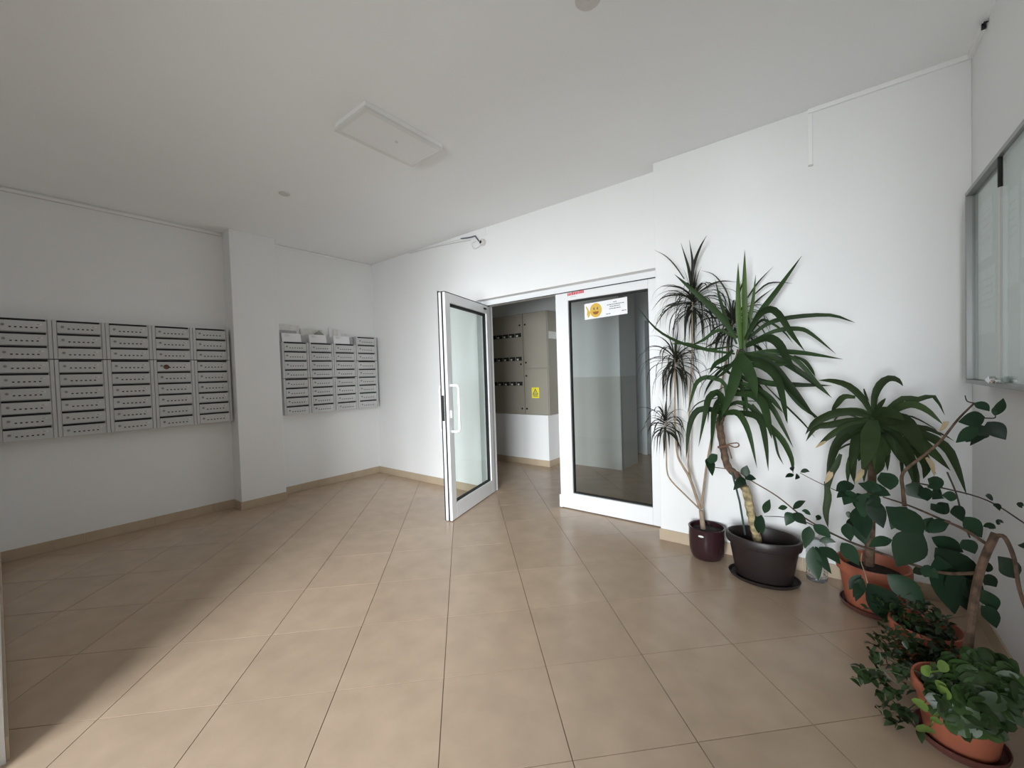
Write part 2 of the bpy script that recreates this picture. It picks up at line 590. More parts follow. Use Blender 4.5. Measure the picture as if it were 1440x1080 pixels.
# ------------------------------------------------------------------ glass double door
FY0, FY1 = 0.10, 0.165
fr = bpy.data.objects.new('door_2', None)
scene.collection.objects.link(fr)
fr.location = (OX0, FY0, 0)
fr['kind'] = 'structure'
MB().box(OX0, OX1, FY0, FY1 + 0.03, 2.058, OZ).build('frame_head', 'alu_white', fr, bevel=0.004)
MB().box(OX0, 1.972, FY0 + 0.035, FY1 + 0.06, 0, 2.058).build('frame_post', 'alu_white', fr, bevel=0.004)
MB().box(3.845, OX1, FY0, FY1 + 0.03, 0, 2.058).build('frame_post', 'alu_white', fr, bevel=0.004)
MB().box(OX0, OX1, FY0 - 0.004, FY0 + 0.0, 2.052, 2.058).build('frame_seal', 'gasket', fr)

lf = thing('glass_door_leaf', (3.36, 0.14, 0), 'closed white framed glass door leaf with the smiley notice', 'door')
LZ0, LZ1 = 0.008, 2.052
MB().box(2.876, 3.010, FY0, FY1, LZ0, LZ1).build('stile', 'alu_white', lf, bevel=0.005)
MB().box(3.768, 3.842, FY0, FY1, LZ0, LZ1).build('stile', 'alu_white', lf, bevel=0.005)
MB().box(3.010, 3.768, FY0, FY1, LZ0, 0.157).build('bottom_rail', 'alu_white', lf, bevel=0.005)
MB().box(3.010, 3.768, FY0, FY1, 1.977, LZ1).build('top_rail', 'alu_white', lf, bevel=0.005)
gk = MB()
for a in ((3.010, 3.020, 0.157, 1.977), (3.758, 3.768, 0.157, 1.977), (3.02, 3.758, 0.157, 0.167), (3.02, 3.758, 1.963, 1.977)):
    gk.box(a[0], a[1], FY0 + 0.018, FY1 - 0.015, a[2], a[3])
gk.build('gasket', 'gasket', lf)
MB().box(3.018, 3.760, 0.128, 0.134, 0.165, 1.965).build('pane', 'pane_grey', lf)
MB().box(2.868, 2.876, FY0 + 0.02, FY1, LZ0, LZ1).build('edge_seal', 'gasket', lf)
MB().box(2.868, 2.90, FY0 - 0.012, FY0 + 0.002, LZ0, 0.13).build('foot_plate', 'alu_white', lf, bevel=0.003)

# the notice with the smiling face, taped to the pane
nt_ = thing('smiley_notice', (3.376, 0.124, 1.86), 'white paper notice with a yellow smiley face taped to the glass door', 'notice')
nb = MB()
nb.obox((3.172, 0.1245, 1.782), (0.408, 0, 0.012), (0, 0.002, 0), (0.0, 0, 0.144))
nb.build('sheet', 'paper_white', nt_)


def disc(mb, cx, cz, rx, rz, y, seg=24):
    mb.add([(cx + rx * math.cos(2 * math.pi * k / seg), y, cz + rz * math.sin(2 * math.pi * k / seg)) for k in range(seg)], [tuple(range(seg))])
    return mb


sm = disc(MB(), 3.285, 1.858, 0.058, 0.064, 0.1238).build('smiley_face', 'emoji_yellow', nt_)
for sx in (-1, 1):
    disc(MB(), 3.285 + sx * 0.017, 1.873, 0.0065, 0.012, 0.1230).build('eye', 'ink', sm)
MB().add([(3.285 + 0.030 * math.cos(a), 0.1230, 1.846 - 0.026 * math.sin(a)) for a in [math.pi * k / 12 for k in range(13)]], [tuple(range(13))]).build('mouth', 'emoji_orange', sm)
MB().add([(3.193, 0.1238, 1.905), (3.186, 0.1238, 1.895), (3.200, 0.1238, 1.862), (3.196, 0.1238, 1.825), (3.208, 0.1238, 1.798), (3.226, 0.1238, 1.812), (3.229, 0.1238, 1.845), (3.214, 0.1238, 1.868)], [tuple(range(7, -1, -1))]).build('thumb', 'emoji_yellow', nt_)
tx = MB()
for (x0, x1, z) in ((3.455, 3.485, 1.908), (3.395, 3.555, 1.889), (3.42, 3.515, 1.872), (3.415, 3.52, 1.853), (3.385, 3.425, 1.811), (3.53, 3.57, 1.822)):
    x = x0
    random.seed(int(z * 1000))
    while x < x1:
        e = min(x1, x + random.uniform(0.010, 0.026))
        tx.box(x, e, 0.1230, 0.1240, z - 0.003 + (x - 3.376) * 0.03, z + 0.003 + (x - 3.376) * 0.03)
        x = e + 0.004
tx.build('lettering', 'ink', nt_)
rs = thing('red_sticker', (3.1, 0.1, 2.0), 'small red lettered sticker on the top rail of the closed door', 'sticker')
rl = MB()
xs = 3.012
random.seed(4)
while xs < 3.185:
    e = xs + random.uniform(0.010, 0.017)
    zc = 2.037 + (xs - 3.1) * 0.04
    rl.box(xs, e, FY0 - 0.0015, FY0 - 0.0002, zc - 0.014, zc + 0.014 * random.uniform(0.7, 1.0))
    xs = e + 0.004
rl.build('lettering', 'sign_red', rs)
MB().box(3.04, 3.10, FY0 - 0.0015, FY0 - 0.0002, 2.005, 2.012).build('small_print', 'disc_grey', rs)

# open leaf --------------------------------------------------------
HG = Vector((1.966, 0.141, 0))
DU = Vector((0.288, -0.958, 0)).normalized()
DN = Vector((0.958, 0.288, 0)).normalized()
LW = 0.955
ol = thing('glass_door_leaf', HG + DU * 0.5, 'open white framed glass door leaf with a bar handle, swung into the hall', 'door')


def lbox(mb, u0, u1, v0, v1, z0, z1):
    return mb.obox(HG + DU * u0 + DN * v0 + Vector((0, 0, z0)), DU * (u1 - u0), DN * (v1 - v0), Vector((0, 0, z1 - z0)))


T = 0.033
lbox(MB(), LW - 0.088, LW, 0.008, T, LZ0, LZ1).build('stile', 'alu_white', ol, bevel=0.004)
lbox(MB(), LW - 0.088, LW, -T, -0.008, LZ0, LZ1).build('stile', 'alu_white', ol, bevel=0.004)
lbox(MB(), LW - 0.088, LW - 0.003, -0.008, 0.008, LZ0, LZ1).build('edge_seal', 'gasket', ol)
lbox(MB(), LW - 0.03, LW + 0.003, -T - 0.008, -T + 0.001, LZ0, LZ1 + 0.012).build('edge_seal', 'gasket', ol)
lbox(MB(), 0.0, 0.085, -T, T, LZ0, LZ1).build('stile', 'alu_white', ol, bevel=0.004)
lbox(MB(), 0.085, LW - 0.088, -T, T, LZ0, 0.150).build('bottom_rail', 'alu_white', ol, bevel=0.004)
lbox(MB(), 0.085, LW - 0.088, -T, T, 1.965, LZ1).build('top_rail', 'alu_white', ol, bevel=0.004)
lbox(MB(), 0.0, LW, -T, T, LZ1, LZ1 + 0.006).build('top_seal', 'gasket', ol)
gk = MB()
u0, u1 = 0.085, LW - 0.088
for a in ((u0, u0 + 0.008, 0.15, 1.965), (u1 - 0.008, u1, 0.15, 1.965), (u0, u1, 0.15, 0.160), (u0, u1, 1.945, 1.965)):
    lbox(gk, a[0], a[1], -0.016, 0.018, a[2], a[3])
gk.build('gasket', 'gasket', ol)
lbox(MB(), u0 + 0.004, u1 - 0.004, -0.003, 0.003, 0.155, 1.96).build('pane', 'pane_clear', ol)
for s in (1, -1):
    uu = LW - 0.05
    pts = []
    hp = 0.0 if s > 0 else -0.028
    for u_, v_, z_ in ((uu, T, 1.222), (uu, T + 0.05 + hp, 1.222), (uu + 0, T + 0.070 + hp, 1.215), (uu, T + 0.078 + hp, 1.195), (uu, T + 0.078 + hp, 0.83), (uu, T + 0.070 + hp, 0.812), (uu, T + 0.05 + hp, 0.806), (uu, T, 0.806)):
        pts.append(HG + DU * u_ + DN * (v_ * s) + Vector((0, 0, z_)))
    hb = MB().tube(pts, 0.0115 if s > 0 else 0.009, 10).build('bar_handle', 'alu_white', ol, smooth=True)
lbox(MB(), LW - 0.004, LW + 0.003, -0.030, -0.010, 0.905, 1.135).build('lock_plate', 'black', ol)
lbox(MB(), LW - 0.065, LW - 0.03, T, T + 0.012, 0.93, 1.0).build('lock_cylinder', 'alu_white', ol, bevel=0.003)
lbox(MB(), 0.10, 0.155, T, T + 0.008, 2.005, 2.022).build('closer_pin', 'black', ol)

# ------------------------------------------------------------------ ceiling fittings
cl = thing('ceiling_light', (2.76, -1.66, H), 'unlit white rectangular ceiling light panel', 'ceiling light')
LX0, LX1, LY0, LY1, LZ = 2.60, 2.925, -1.915, -1.340, H - 0.045
MB().box(LX0, LX1, LY0, LY1, LZ + 0.004, H).build('housing', 'plastic_white', cl, bevel=0.006)
rm = MB()
for a in ((LX0 - 0.004, LX1 + 0.004, LY0 - 0.004, LY0 + 0.022), (LX0 - 0.004, LX1 + 0.004, LY1 - 0.022, LY1 + 0.004), (LX0 - 0.004, LX0 + 0.022, LY0 + 0.022, LY1 - 0.022), (LX1 - 0.022, LX1 + 0.004, LY0 + 0.022, LY1 - 0.022)):
    rm.box(a[0], a[1], a[2], a[3], LZ - 0.004, LZ + 0.012)
rm.build('rim', 'rim_grey', cl)
MB().box(LX0 + 0.02, LX1 - 0.02, LY0 + 0.02, LY1 - 0.02, LZ - 0.001, LZ + 0.004).build('diffuser', 'diffuser', cl)
MB().lathe((2.78, -1.60, LZ - 0.004), [(0.0001, 0), (0.012, 0.0), (0.012, 0.004)], 12).build('screw', 'disc_grey', cl, smooth=True)
for (x, y, r, lab) in ((4.165, -1.66, 0.052, 'larger round grey cover plate on the ceiling at the top edge'), (1.40, -1.70, 0.042, 'small round grey cover plate on the ceiling before the pier')):
    cp = thing('ceiling_cover_plate', (x, y, H), lab, 'cover plate')
    MB().lathe((x, y, H - 0.008), [(0.0001, 0), (r * 0.9, 0.0), (r, 0.005), (r, 0.008)], 28).build('plate', 'disc_grey', cp, smooth=True)
    MB().lathe((x, y, H - 0.0095), [(0.0001, 0), (0.005, 0.0), (0.006, 0.002)], 10).build('screw', 'disc_grey', cp, smooth=True)

# cable ducts
t = thing('cable_duct', (4.86, YP, H), 'white cable duct along the ceiling above the plants with a vertical drop', 'cable duct')
MB().box(4.85, XR, YP - 0.016, YP, H - 0.026, H).build('duct', 'plastic_white', t, bevel=0.002)
MB().box(4.85, 4.872, YP - 0.012, YP, 2.525, H - 0.027).build('duct_drop', 'plastic_white', t, bevel=0.002)
MB().box(4.849, 4.873, YP - 0.014, YP, 2.518, 2.525).build('end_cap', 'disc_grey', t)
t = thing('cable_duct', (XR, YP, H), 'short white cable duct on the right wall ending in a dark cut end', 'cable duct')
MB().box(XR - 0.018, XR, -0.36, YP - 0.017, H - 0.03, H).build('duct', 'plastic_white', t, bevel=0.002)
MB().box(XR - 0.016, XR - 0.002, -0.372, -0.361, H - 0.027, H - 0.003).build('cut_end', 'black', t)
MB().tube([(XR - 0.008, -0.365, H - 0.02), (XR - 0.018, -0.39, H - 0.03), (XR - 0.006, -0.41, H - 0.022), (XR - 0.010, -0.385, H - 0.008)], 0.004, 6).build('wire_end', 'gasket', t, smooth=True)
t = thing('cable_duct', (0, -2.5, H), 'thin white cable duct under the ceiling along the left wall', 'cable duct')
MB().box(0, 0.016, YF, -1.74, H - 0.036, H - 0.016).build('duct', 'plastic_white', t, bevel=0.002)
MB().box(0, 0.008, YF, -1.74, H - 0.040, H - 0.037).build('wire', 'disc_grey', t)
t = thing('cable_duct', (0, -0.6, H), 'thin white cable duct under the ceiling between pier and corner', 'cable duct')
MB().box(0, 0.014, -1.297, YB, H - 0.024, H - 0.006).build('duct', 'plastic_white', t, bevel=0.002)

# wires with a dangling socket above the open door
t = thing('dangling_wire_socket', (2.05, YB, 2.75), 'loose wires with a small dangling round socket above the open door', 'socket')
wp = [at(560, 359.5, YB - 0.006), at(600, 347, YB - 0.006), at(630, 340.5, YB - 0.008), at(650, 336, YB - 0.010)]
MB().tube(spline(wp, 14), 0.0045, 6).build('cable', 'plastic_white', t, smooth=True)
wp = [at(575, 356.5, YB - 0.006), at(610, 347.5, YB - 0.006), at(640, 341.5, YB - 0.008), at(662, 337.5, YB - 0.012)]
MB().tube(spline(wp, 14), 0.004, 6).build('cable', 'disc_grey', t, smooth=True)
wp = [at(648, 335.6, YB - 0.012), at(660, 334, YB - 0.016), at(668, 332, YB - 0.022), at(669.5, 334, YB - 0.026), at(673.5, 339, YB - 0.03)]
MB().tube(spline(wp, 12), 0.007, 6).build('bare_wire', 'ink', t, smooth=True)
wp = [at(669, 339, YB - 0.02), at(664, 342, YB - 0.03), at(664.5, 347, YB - 0.03), at(667.5, 349.5, YB - 0.03), at(672, 347.5, YB - 0.03), at(676, 344.5, YB - 0.03)]
MB().tube(spline(wp, 14), 0.003, 6).build('wire_loop', 'disc_grey', t, smooth=True)
sc_ = at(678.5, 340.5, YB - 0.02)
so = MB()
so.tube([sc_ + Vector((0, 0.03, 0)), sc_ + Vector((0, -0.012, 0)), sc_ + Vector((0.0, -0.020, 0))], [0.034, 0.034, 0.030], 20)
sk = so.build('socket', 'disc_grey', t, smooth=True)
MB().tube([sc_ + Vector((-0.010, -0.0195, 0)), sc_ + Vector((-0.010, -0.023, 0))], 0.015, 14).build('socket_hole', 'black', sk, smooth=True)
# plaster patch behind the wires: a flat block of old duct
MB().box(1.86, 2.12, YB - 0.006, YB, 2.775, H).build('junction_cover', 'wall_paint', t, bevel=0.002)

# ------------------------------------------------------------------ mailboxes
UD = 0.105     # body depth
ROW = 0.1035


def mail_unit(y0, wd, z0, rows, label, group, special=None):
    """block of letter boxes on the left wall; y0 = left edge, faces +x"""
    root = thing('mailbox_block', (0, y0 + wd / 2, z0), label, 'mailbox', group)
    h = rows * ROW
    g = 0.0015
    MB().box(0.001, UD, y0 + g, y0 + wd - g, z0 + g, z0 + h - g).build('body', 'mail_steel', root, bevel=0.002)
    for ya_, yb_ in ((y0 + g, y0 + 0.023), (y0 + wd - 0.023, y0 + wd - g)):
        MB().box(UD, UD + 0.013, ya_, yb_, z0 + g, z0 + h - g).build('face_strip', 'mail_steel', root, bevel=0.0015)
    for r in range(rows):
        zb = z0 + r * ROW
        zt = zb + ROW
        if PROTO.get(wd) is None:
            d = MB().box(UD, UD + 0.011, y0 + 0.0255, y0 + wd - 0.0255, zb + 0.003, zt - 0.018)
            door = d.build('letterbox_door', 'mail_door', root, bevel=0.0015, segs=1)
            hole = MB().box(UD, UD + 0.007, y0 + 0.0265, y0 + wd - 0.033, zt - 0.0175, zt - 0.003).build('mail_slot', 'hole_dark', door)
            lk = MB().tube([(UD + 0.0105, y0 + 0.056, zb + 0.050), (UD + 0.0145, y0 + 0.056, zb + 0.050)], 0.0095, 12).build('lock', 'lock_metal', door, smooth=True)
            hv = MB()
            for k in range(6):
                yy_ = y0 + 0.090 + k * 0.0265
                hv.box(UD + 0.0108, UD + 0.0116, yy_ - 0.0062, yy_ + 0.0062, zb + 0.031, zb + 0.040)
            hv.build('view_holes', 'hole_dark', door)
            nm = MB().box(UD + 0.0108, UD + 0.0120, y0 + wd - 0.085, y0 + wd - 0.050, zb + 0.055, zb + 0.064).build('name_strip', 'name_white', door)
            MB().box(UD + 0.0119, UD + 0.0123, y0 + wd - 0.080, y0 + wd - 0.062, zb + 0.057, zb + 0.062).build('number', 'lock_metal', door)
            PROTO[wd] = (door, root.location.copy(), (y0, zb))
        else:
            src, rl, (py0, pzb) = PROTO[wd]
            door = src.copy()
            scene.collection.objects.link(door)
            door.parent = root
            door.location = Vector((0, y0, zb)) - Vector((0, py0, pzb)) + rl - root.location
            for ch in src.children:
                c = ch.copy()
                scene.collection.objects.link(c)
                c.parent = door
    return root


PROTO = {}
COLS = ['leftmost column by the front wall', 'second column from the left', 'middle column of the left bank', 'column second from the pier', 'column right against the pier']
Z0L, WDL = 0.915, 0.300
for k in range(5):
    y0 = -3.248 + k * WDL
    mail_unit(y0, WDL, Z0L, 6, 'lower grey steel block of six letterboxes, ' + COLS[k], 'grey wall mailboxes')
    mail_unit(y0, WDL, Z0L + 6 * ROW + 0.003, 3, 'upper grey steel block of three letterboxes, ' + COLS[k], 'grey wall mailboxes')
COLS2 = ['column next to the pier, right bank', 'second column of the right bank', 'third column of the right bank']
WDR, Z0R = 0.300, 0.918
for k in range(3):
    y0 = -1.244 + k * 0.303
    mail_unit(y0, WDR, Z0R, 4, 'lower grey steel block of four letterboxes, ' + COLS2[k], 'grey wall mailboxes')
    mail_unit(y0, WDR, Z0R + 4 * ROW + 0.004, 4, 'upper grey steel block of four letterboxes under papers, ' + COLS2[k], 'grey wall mailboxes')
y0 = -1.244 + 3 * 0.303
mail_unit(y0, WDR, Z0R, 6, 'lower grey steel block of six letterboxes, column in the corner', 'grey wall mailboxes')
mail_unit(y0, WDR, Z0R + 6 * ROW + 0.003, 3, 'upper grey steel block of three letterboxes, tallest column in the corner', 'grey wall mailboxes')
# round brown sticker on one door
p = at(234, 516, 0)
t = (UD + 0.012 - CAM.x) / (at(234, 516, 0) - CAM).x
pp = CAM + (at(234, 516, 0) - CAM) * t
st = MB().tube([pp, pp + Vector((0.002, 0, 0))], 0.022, 18).build('round_sticker', 'bark_brown', smooth=True)
tag(st, 'round brown sticker on a letterbox door second column from the pier', 'sticker')

# envelopes and leaflets standing on the lower columns
ZT = Z0R + 8 * ROW + 0.006


def sheet(name, mt, y0, y1, z0, z1, x0, lean, label, group, skew=0.0, th=0.004):
    o = thing(name, (x0, (y0 + y1) / 2, z0), label, 'paper', group)
    MB().obox((x0, y0, z0), (0, y1 - y0, skew), (th, 0, 0), (-lean, 0, z1 - z0)).build('sheet', mt, o)
    return o


words = ['next to the pier', 'on the second column', 'on the third column']
for k in range(3):
    y0 = -1.244 + k * 0.303
    e = sheet('envelope', 'paper_white', y0 + 0.015, y0 + 0.225, ZT, ZT + 0.098, 0.098, 0.018, 'white envelope standing upright in front, mailboxes ' + words[k], 'papers on the mailboxes')
    for q in range(3):
        MB().box(0.0995 - 0.012, 0.1035 - 0.0105, y0 + 0.05, y0 + 0.09 + 0.02 * (q % 2), ZT + 0.06 + q * 0.009, ZT + 0.063 + q * 0.009).build('address_line', 'disc_grey', e)
    sheet('leaflet', 'paper_mauve', y0 + 0.06, y0 + 0.285, ZT, ZT + 0.085, 0.062, 0.0, 'grey mauve bundle of leaflets behind the envelope ' + words[k], 'papers on the mailboxes', th=0.012)
    if k == 0:
        sheet('leaflet', 'paper_pale', y0 + 0.005, y0 + 0.235, ZT, ZT + 0.20, 0.032, 0.02, 'tall pale leaflet behind the envelope next to the pier', 'papers on the mailboxes')
        sheet('leaflet', 'paper_mauve', y0 + 0.02, y0 + 0.20, ZT, ZT + 0.135, 0.050, 0.01, 'mauve striped leaflet between envelope and pale leaflet next to the pier', 'papers on the mailboxes')
    if k == 1:
        sheet('leaflet', 'paper_pale', y0 - 0.045, y0 + 0.21, ZT, ZT + 0.165, 0.032, 0.02, 'pale leaflet behind the envelope on the second column', 'papers on the mailboxes')
        lfq = thing('leaflet', (0.05, y0 + 0.16, ZT), 'folded olive leaflet with a pointed top on the second column', 'paper', 'papers on the mailboxes')
        MB().add([(0.058, y0 + 0.09, ZT), (0.058, y0 + 0.22, ZT), (0.048, y0 + 0.225, ZT + 0.105), (0.043, y0 + 0.165, ZT + 0.158), (0.048, y0 + 0.10, ZT + 0.11),
                  (0.055, y0 + 0.09, ZT), (0.055, y0 + 0.22, ZT), (0.045, y0 + 0.225, ZT + 0.105), (0.040, y0 + 0.165, ZT + 0.158), (0.045, y0 + 0.10, ZT + 0.11)],
                 [(0, 1, 2, 3, 4), (9, 8, 7, 6, 5), (0, 5, 6, 1), (1, 6, 7, 2), (2, 7, 8, 3), (3, 8, 9, 4), (4, 9, 5, 0)]).build('sheet', 'paper_olive', lfq)
    if k == 2:
        for q in range(4):
            sheet('leaflet', 'paper_pale' if q % 2 else 'paper_white', y0 + 0.0 + q * 0.05, y0 + 0.06 + q * 0.055, ZT, ZT + 0.205 - 0.022 * q, 0.022 + 0.009 * q, 0.012,
                  ['tallest narrow', 'second tallest narrow', 'third narrow', 'lowest narrow'][q] + ' white leaflet fanned out on the third mailbox column', 'papers on the mailboxes', skew=-0.004 * q)

# ------------------------------------------------------------------ notice board on the right wall
BX, BY0, BY1, BZ0, BZ1 = 5.45, -2.0, -0.40, 1.20, 2.09
bd = thing('notice_board', (XR, -1.2, BZ0), 'glazed aluminium notice board with a chrome lock on the right wall', 'notice board')
MB().box(BX + 0.030, XR - 0.001, BY0 + 0.002, BY1 - 0.002, BZ0 + 0.002, BZ1 - 0.002).build('back_panel', 'board_back', bd)
FWD = 0.018
for nm, a in (('frame_rail', (BY0, BY1, BZ1 - FWD, BZ1)), ('frame_rail', (BY0, BY1, BZ0, BZ0 + FWD)), ('frame_stile', (BY1 - FWD, BY1, BZ0 + FWD, BZ1 - FWD)), ('frame_stile', (BY0, BY0 + FWD, BZ0 + FWD, BZ1 - FWD))):
    MB().box(BX, XR - 0.0005, a[0], a[1], a[2], a[3]).build(nm, 'alu_frame', bd, bevel=0.002)
MB().box(BX + 0.02, BX + 0.024, -0.90, BY1 - FWD, BZ0 + FWD, BZ1 - FWD).build('pane', 'pane_clear', bd)
MB().box(BX + 0.008, BX + 0.012, BY0 + FWD, -0.87, BZ0 + FWD, BZ1 - FWD).build('pane', 'pane_clear', bd)
MB().box(BX + 0.006, BX + 0.014, -0.873, -0.870, BZ0 + FWD, BZ1 - FWD).build('pane_edge', 'disc_grey', bd)
MB().box(BX + 0.002, BX + 0.016, -0.876, -0.868, 1.96, BZ1 - FWD).build('pane_clip', 'gasket', bd)
lk = MB().tube([(BX - 0.004, -0.872, BZ0 + 0.03), (BX - 0.022, -0.872, BZ0 + 0.03)], 0.014, 14).build('lock', 'chrome', bd, smooth=True)
MB().tube([(BX - 0.012, -0.80, BZ0 + 0.028), (BX - 0.012, -0.83, BZ0 + 0.028), (BX - 0.012, -0.835, BZ0 + 0.028), (BX - 0.012, -0.905, BZ0 + 0.028), (BX - 0.012, -0.91, BZ0 + 0.028), (BX - 0.012, -0.95, BZ0 + 0.028)], [0.005, 0.005, 0.011, 0.011, 0.005, 0.005], 12).build('lock_bar', 'chrome', lk, smooth=True)
for i, (ya, yb, za, zb) in enumerate(((-0.68, -0.47, 1.74, 1.99), (-0.72, -0.47, 1.42, 1.70), (-0.98, -0.76, 1.58, 1.93), (-1.22, -1.01, 1.66, 1.96), (-1.20, -1.0, 1.28, 1.57))):
    n_ = thing('paper_notice', (BX + 0.03, (ya + yb) / 2, za), ['white paper sheet, upper one nearest the corner inside the notice board', 'white paper sheet, lower one nearest the corner inside the notice board',
               'tall white paper sheet behind the pane edge of the notice board', 'upper white paper sheet at the right picture edge in the notice board', 'lower white paper sheet at the right picture edge in the notice board'][i], 'paper', 'papers in the notice board')
    MB().box(BX + 0.0275, BX + 0.0298, ya, yb, za, zb).build('sheet', 'paper_white', n_)
    tl = MB()
    for q in range(5):
        zz = zb - 0.05 - q * 0.03
        tl.box(BX + 0.0268, BX + 0.0276, ya + 0.025, yb - 0.03 - 0.02 * (q % 3), zz, zz + 0.004)
    tl.build('print_lines', 'disc_grey', n_)

# ------------------------------------------------------------------ plants
random.seed(11)


def pot_profile(pts, t, zs):
    """outer profile -> closed wall with thickness t down to soil height zs"""
    out = list(pts)
    rt, zt = pts[-1]
    out += [(rt - t * 0.3, zt + 0.003), (rt - t, zt), ]
    r_in = min(r for r, z in pts if z > zs * 0.8) - t
    out += [(r_in, zs), (0.001, zs - 0.001)]
    return [(0.001, pts[0][1])] + out


def clampy(p, y=YP - 0.012):
    p = Vector(p)
    if p.y > y:
        p.y = y
    if p.x > XR - 0.015:
        p.x = XR - 0.015
    return p


def traced(root, parent, mat_, name, pts, wpx, y0, y1, prof='lance', fold=0.3, n=10, twist=None):
    """leaf whose midrib runs through the given picture points at depths y0..y1"""
    k = len(pts) - 1
    ctrl = [clampy(at(px, py, y0 + (y1 - y0) * i / k)) for i, (px, py) in enumerate(pts)]
    tw = random.uniform(-0.5, 0.5) if twist is None else twist
    wd = wpx * mpp(ctrl[k // 2]) / max(0.75, math.cos(tw))
    return MB().leaf(ctrl, wd, fold=fold, prof=prof, n=n, twist=tw).build(name, mat_, parent, smooth=True)


def cv(sc, ox, oy):
    return lambda *pts: [(ox + x / sc, oy + y / sc) for x, y in pts]


c6 = cv(3.6, 900, 320)
c3 = cv(6.75, 900, 480)
c4 = cv(5.4, 1020, 480)
c1 = cv(6.75, 900, 330)
c7 = cv(4.32, 900, 600)
c5 = cv(6.75, 1120, 520)
cR = cv(6.0, 1260, 520)
c8 = cv(4.5, 1200, 660)
cB = cv(6.0, 1060, 660)

# --- dragon tree in the purple pot
PC = Vector((4.262, -0.245, 0))
dt = thing('potted_dragon_tree', PC, 'spindly dragon tree with thin dark leaves in the round purple ceramic pot', 'potted plant')
pp_ = [(0.078, 0.0), (0.092, 0.006), (0.105, 0.03), (0.112, 0.07), (0.115, 0.13), (0.115, 0.200), (0.118, 0.214)]
pot = MB().lathe(PC, pot_profile(pp_, 0.012, 0.185), 48).build('pot', 'pot_purple', dt, smooth=True)
MB().lathe(PC + Vector((0, 0, 0.186)), [(0.001, 0.004), (0.06, 0.006), (0.102, 0.0)], 32).build('soil', 'soil', dt, smooth=True)
lc = at(986, 752, -0.355)
lp = PC + (Vector((lc.x, lc.y, 0)) - PC).normalized() * 0.1165
lp.z = 0.178
tn_ = Vector((0, 0, 1)).cross((lp - PC).normalized() * Vector((1, 1, 0)).length).normalized()
lb = MB()
lb.add([lp + tn_ * 0.018 * math.cos(a) + Vector((0, 0, 0.007 * math.sin(a))) for a in [2 * math.pi * k / 16 for k in range(16)]], [tuple(range(16))])
tag(lb.build('maker_label', 'name_white', pot), 'small oval pale maker label')
base = at(988.5, 742, -0.245)
tufts = []


def stem(pts, ys, r0, r1, name='stem', m='stem_thin', parent=dt):
    k = len(pts) - 1
    P = [clampy(at(px, py, ys[0] + (ys[1] - ys[0]) * i / k)) for i, (px, py) in enumerate(pts)]
    S_ = spline(P, 4 * k)
    MB().tube(S_, [r0 + (r1 - r0) * i / (4 * k) for i in range(4 * k + 1)], 8).build(name, m, parent, smooth=True)
    return P[-1]


bpt = [(989, 746), (987, 728), (985.6, 718)]
stem(bpt, (-0.245, -0.245), 0.017, 0.014)
t3 = stem([(985.6, 718), (981, 713), (962.5, 695), (944, 676), (938, 662), (937, 634), (935.5, 592)], (-0.245, -0.33), 0.006, 0.005)
t2 = stem([(985, 716), (978.7, 697), (969.4, 671), (960, 655), (952, 635), (949, 580), (949.6, 504)], (-0.245, -0.29), 0.012, 0.005)
t1 = stem([(972, 678), (969, 660), (968, 641), (970, 560), (973, 500), (974, 422)], (-0.25, -0.22), 0.008, 0.005)
t4 = stem([(987, 714), (989, 692), (993.7, 655), (1000, 620), (1015, 540), (1030, 450)], (-0.245, -0.2), 0.009, 0.005)


def tuft(c, n, L0, L1, up, seed, droop=1.0):
    random.seed(seed)
    for k in range(n):
        az = 2 * math.pi * (k * 0.618 + random.uniform(-0.05, 0.05))
        f = k / n                       # 0 = innermost and upright
        el = math.radians(62 - 95 * f + random.uniform(-14, 14))
        if k < up:
            el = math.radians(random.uniform(68, 84))
        L = random.uniform(L0, L1) * (0.75 if k < up else 1)
        dirh = Vector((math.cos(az), math.sin(az) * 0.85, 0))
        p = Vector(c) + Vector((0, 0, 0.02 - 0.10 * f)) + dirh * 0.008
        pts = [p.copy()]
        e = el
        rate = (0.04 if k < up else random.uniform(0.22, 0.50) * droop)
        for s in range(7):
            p = p + (dirh * math.cos(e) + Vector((0, 0, math.sin(e)))) * (L / 7)
            pts.append(clampy(p))
            e = max(math.radians(-84), e - rate * (0.6 + 0.2 * s))
        side = dirh.cross(Vector((0, 0, 1))) + Vector((random.uniform(-.5, .5), random.uniform(-.5, .5), random.uniform(-.4, .4)))
        MB().leaf(pts, random.uniform(0.011, 0.016) * (1.2 if k < up else 1), side=side, fold=0.3, prof='grass', n=10).build('leaf', 'leaf_dragon', dt, smooth=True)


tuft(t1, 86, 0.24, 0.40, 4, 1)
tuft(t2, 72, 0.22, 0.38, 4, 2)
tuft(t3, 52, 0.16, 0.27, 4, 3)
tuft(t4, 66, 0.24, 0.38, 6, 5)
for pts, wpx in ((c1((490, 480), (505, 300), (570, 120), (632, 10)), 4.5), (c1((490, 480), (500, 280), (468, 50)), 4.5), (c1((485, 490), (460, 320), (388, 80)), 4.5),
                 (c1((490, 580), (400, 510), (290, 487), (190, 492)), 2.5), (c1((480, 590), (350, 570), (210, 600), (110, 720)), 2.5),
                 (c1((480, 640), (300, 680), (200, 780), (115, 930)), 2.5), (c1((420, 420), (330, 290), (240, 200), (135, 145)), 1.8),
                 (c1((570, 540), (680, 470), (790, 440), (920, 450)), 2.8), (c1((850, 620), (800, 500), (700, 380), (580, 340)), 2.2)):
    traced(dt, dt, 'leaf_dragon', 'leaf', pts, wpx, -0.22, -0.28, 'grass', 0.3, 10)
c2_ = cv(6.75, 1040, 340)
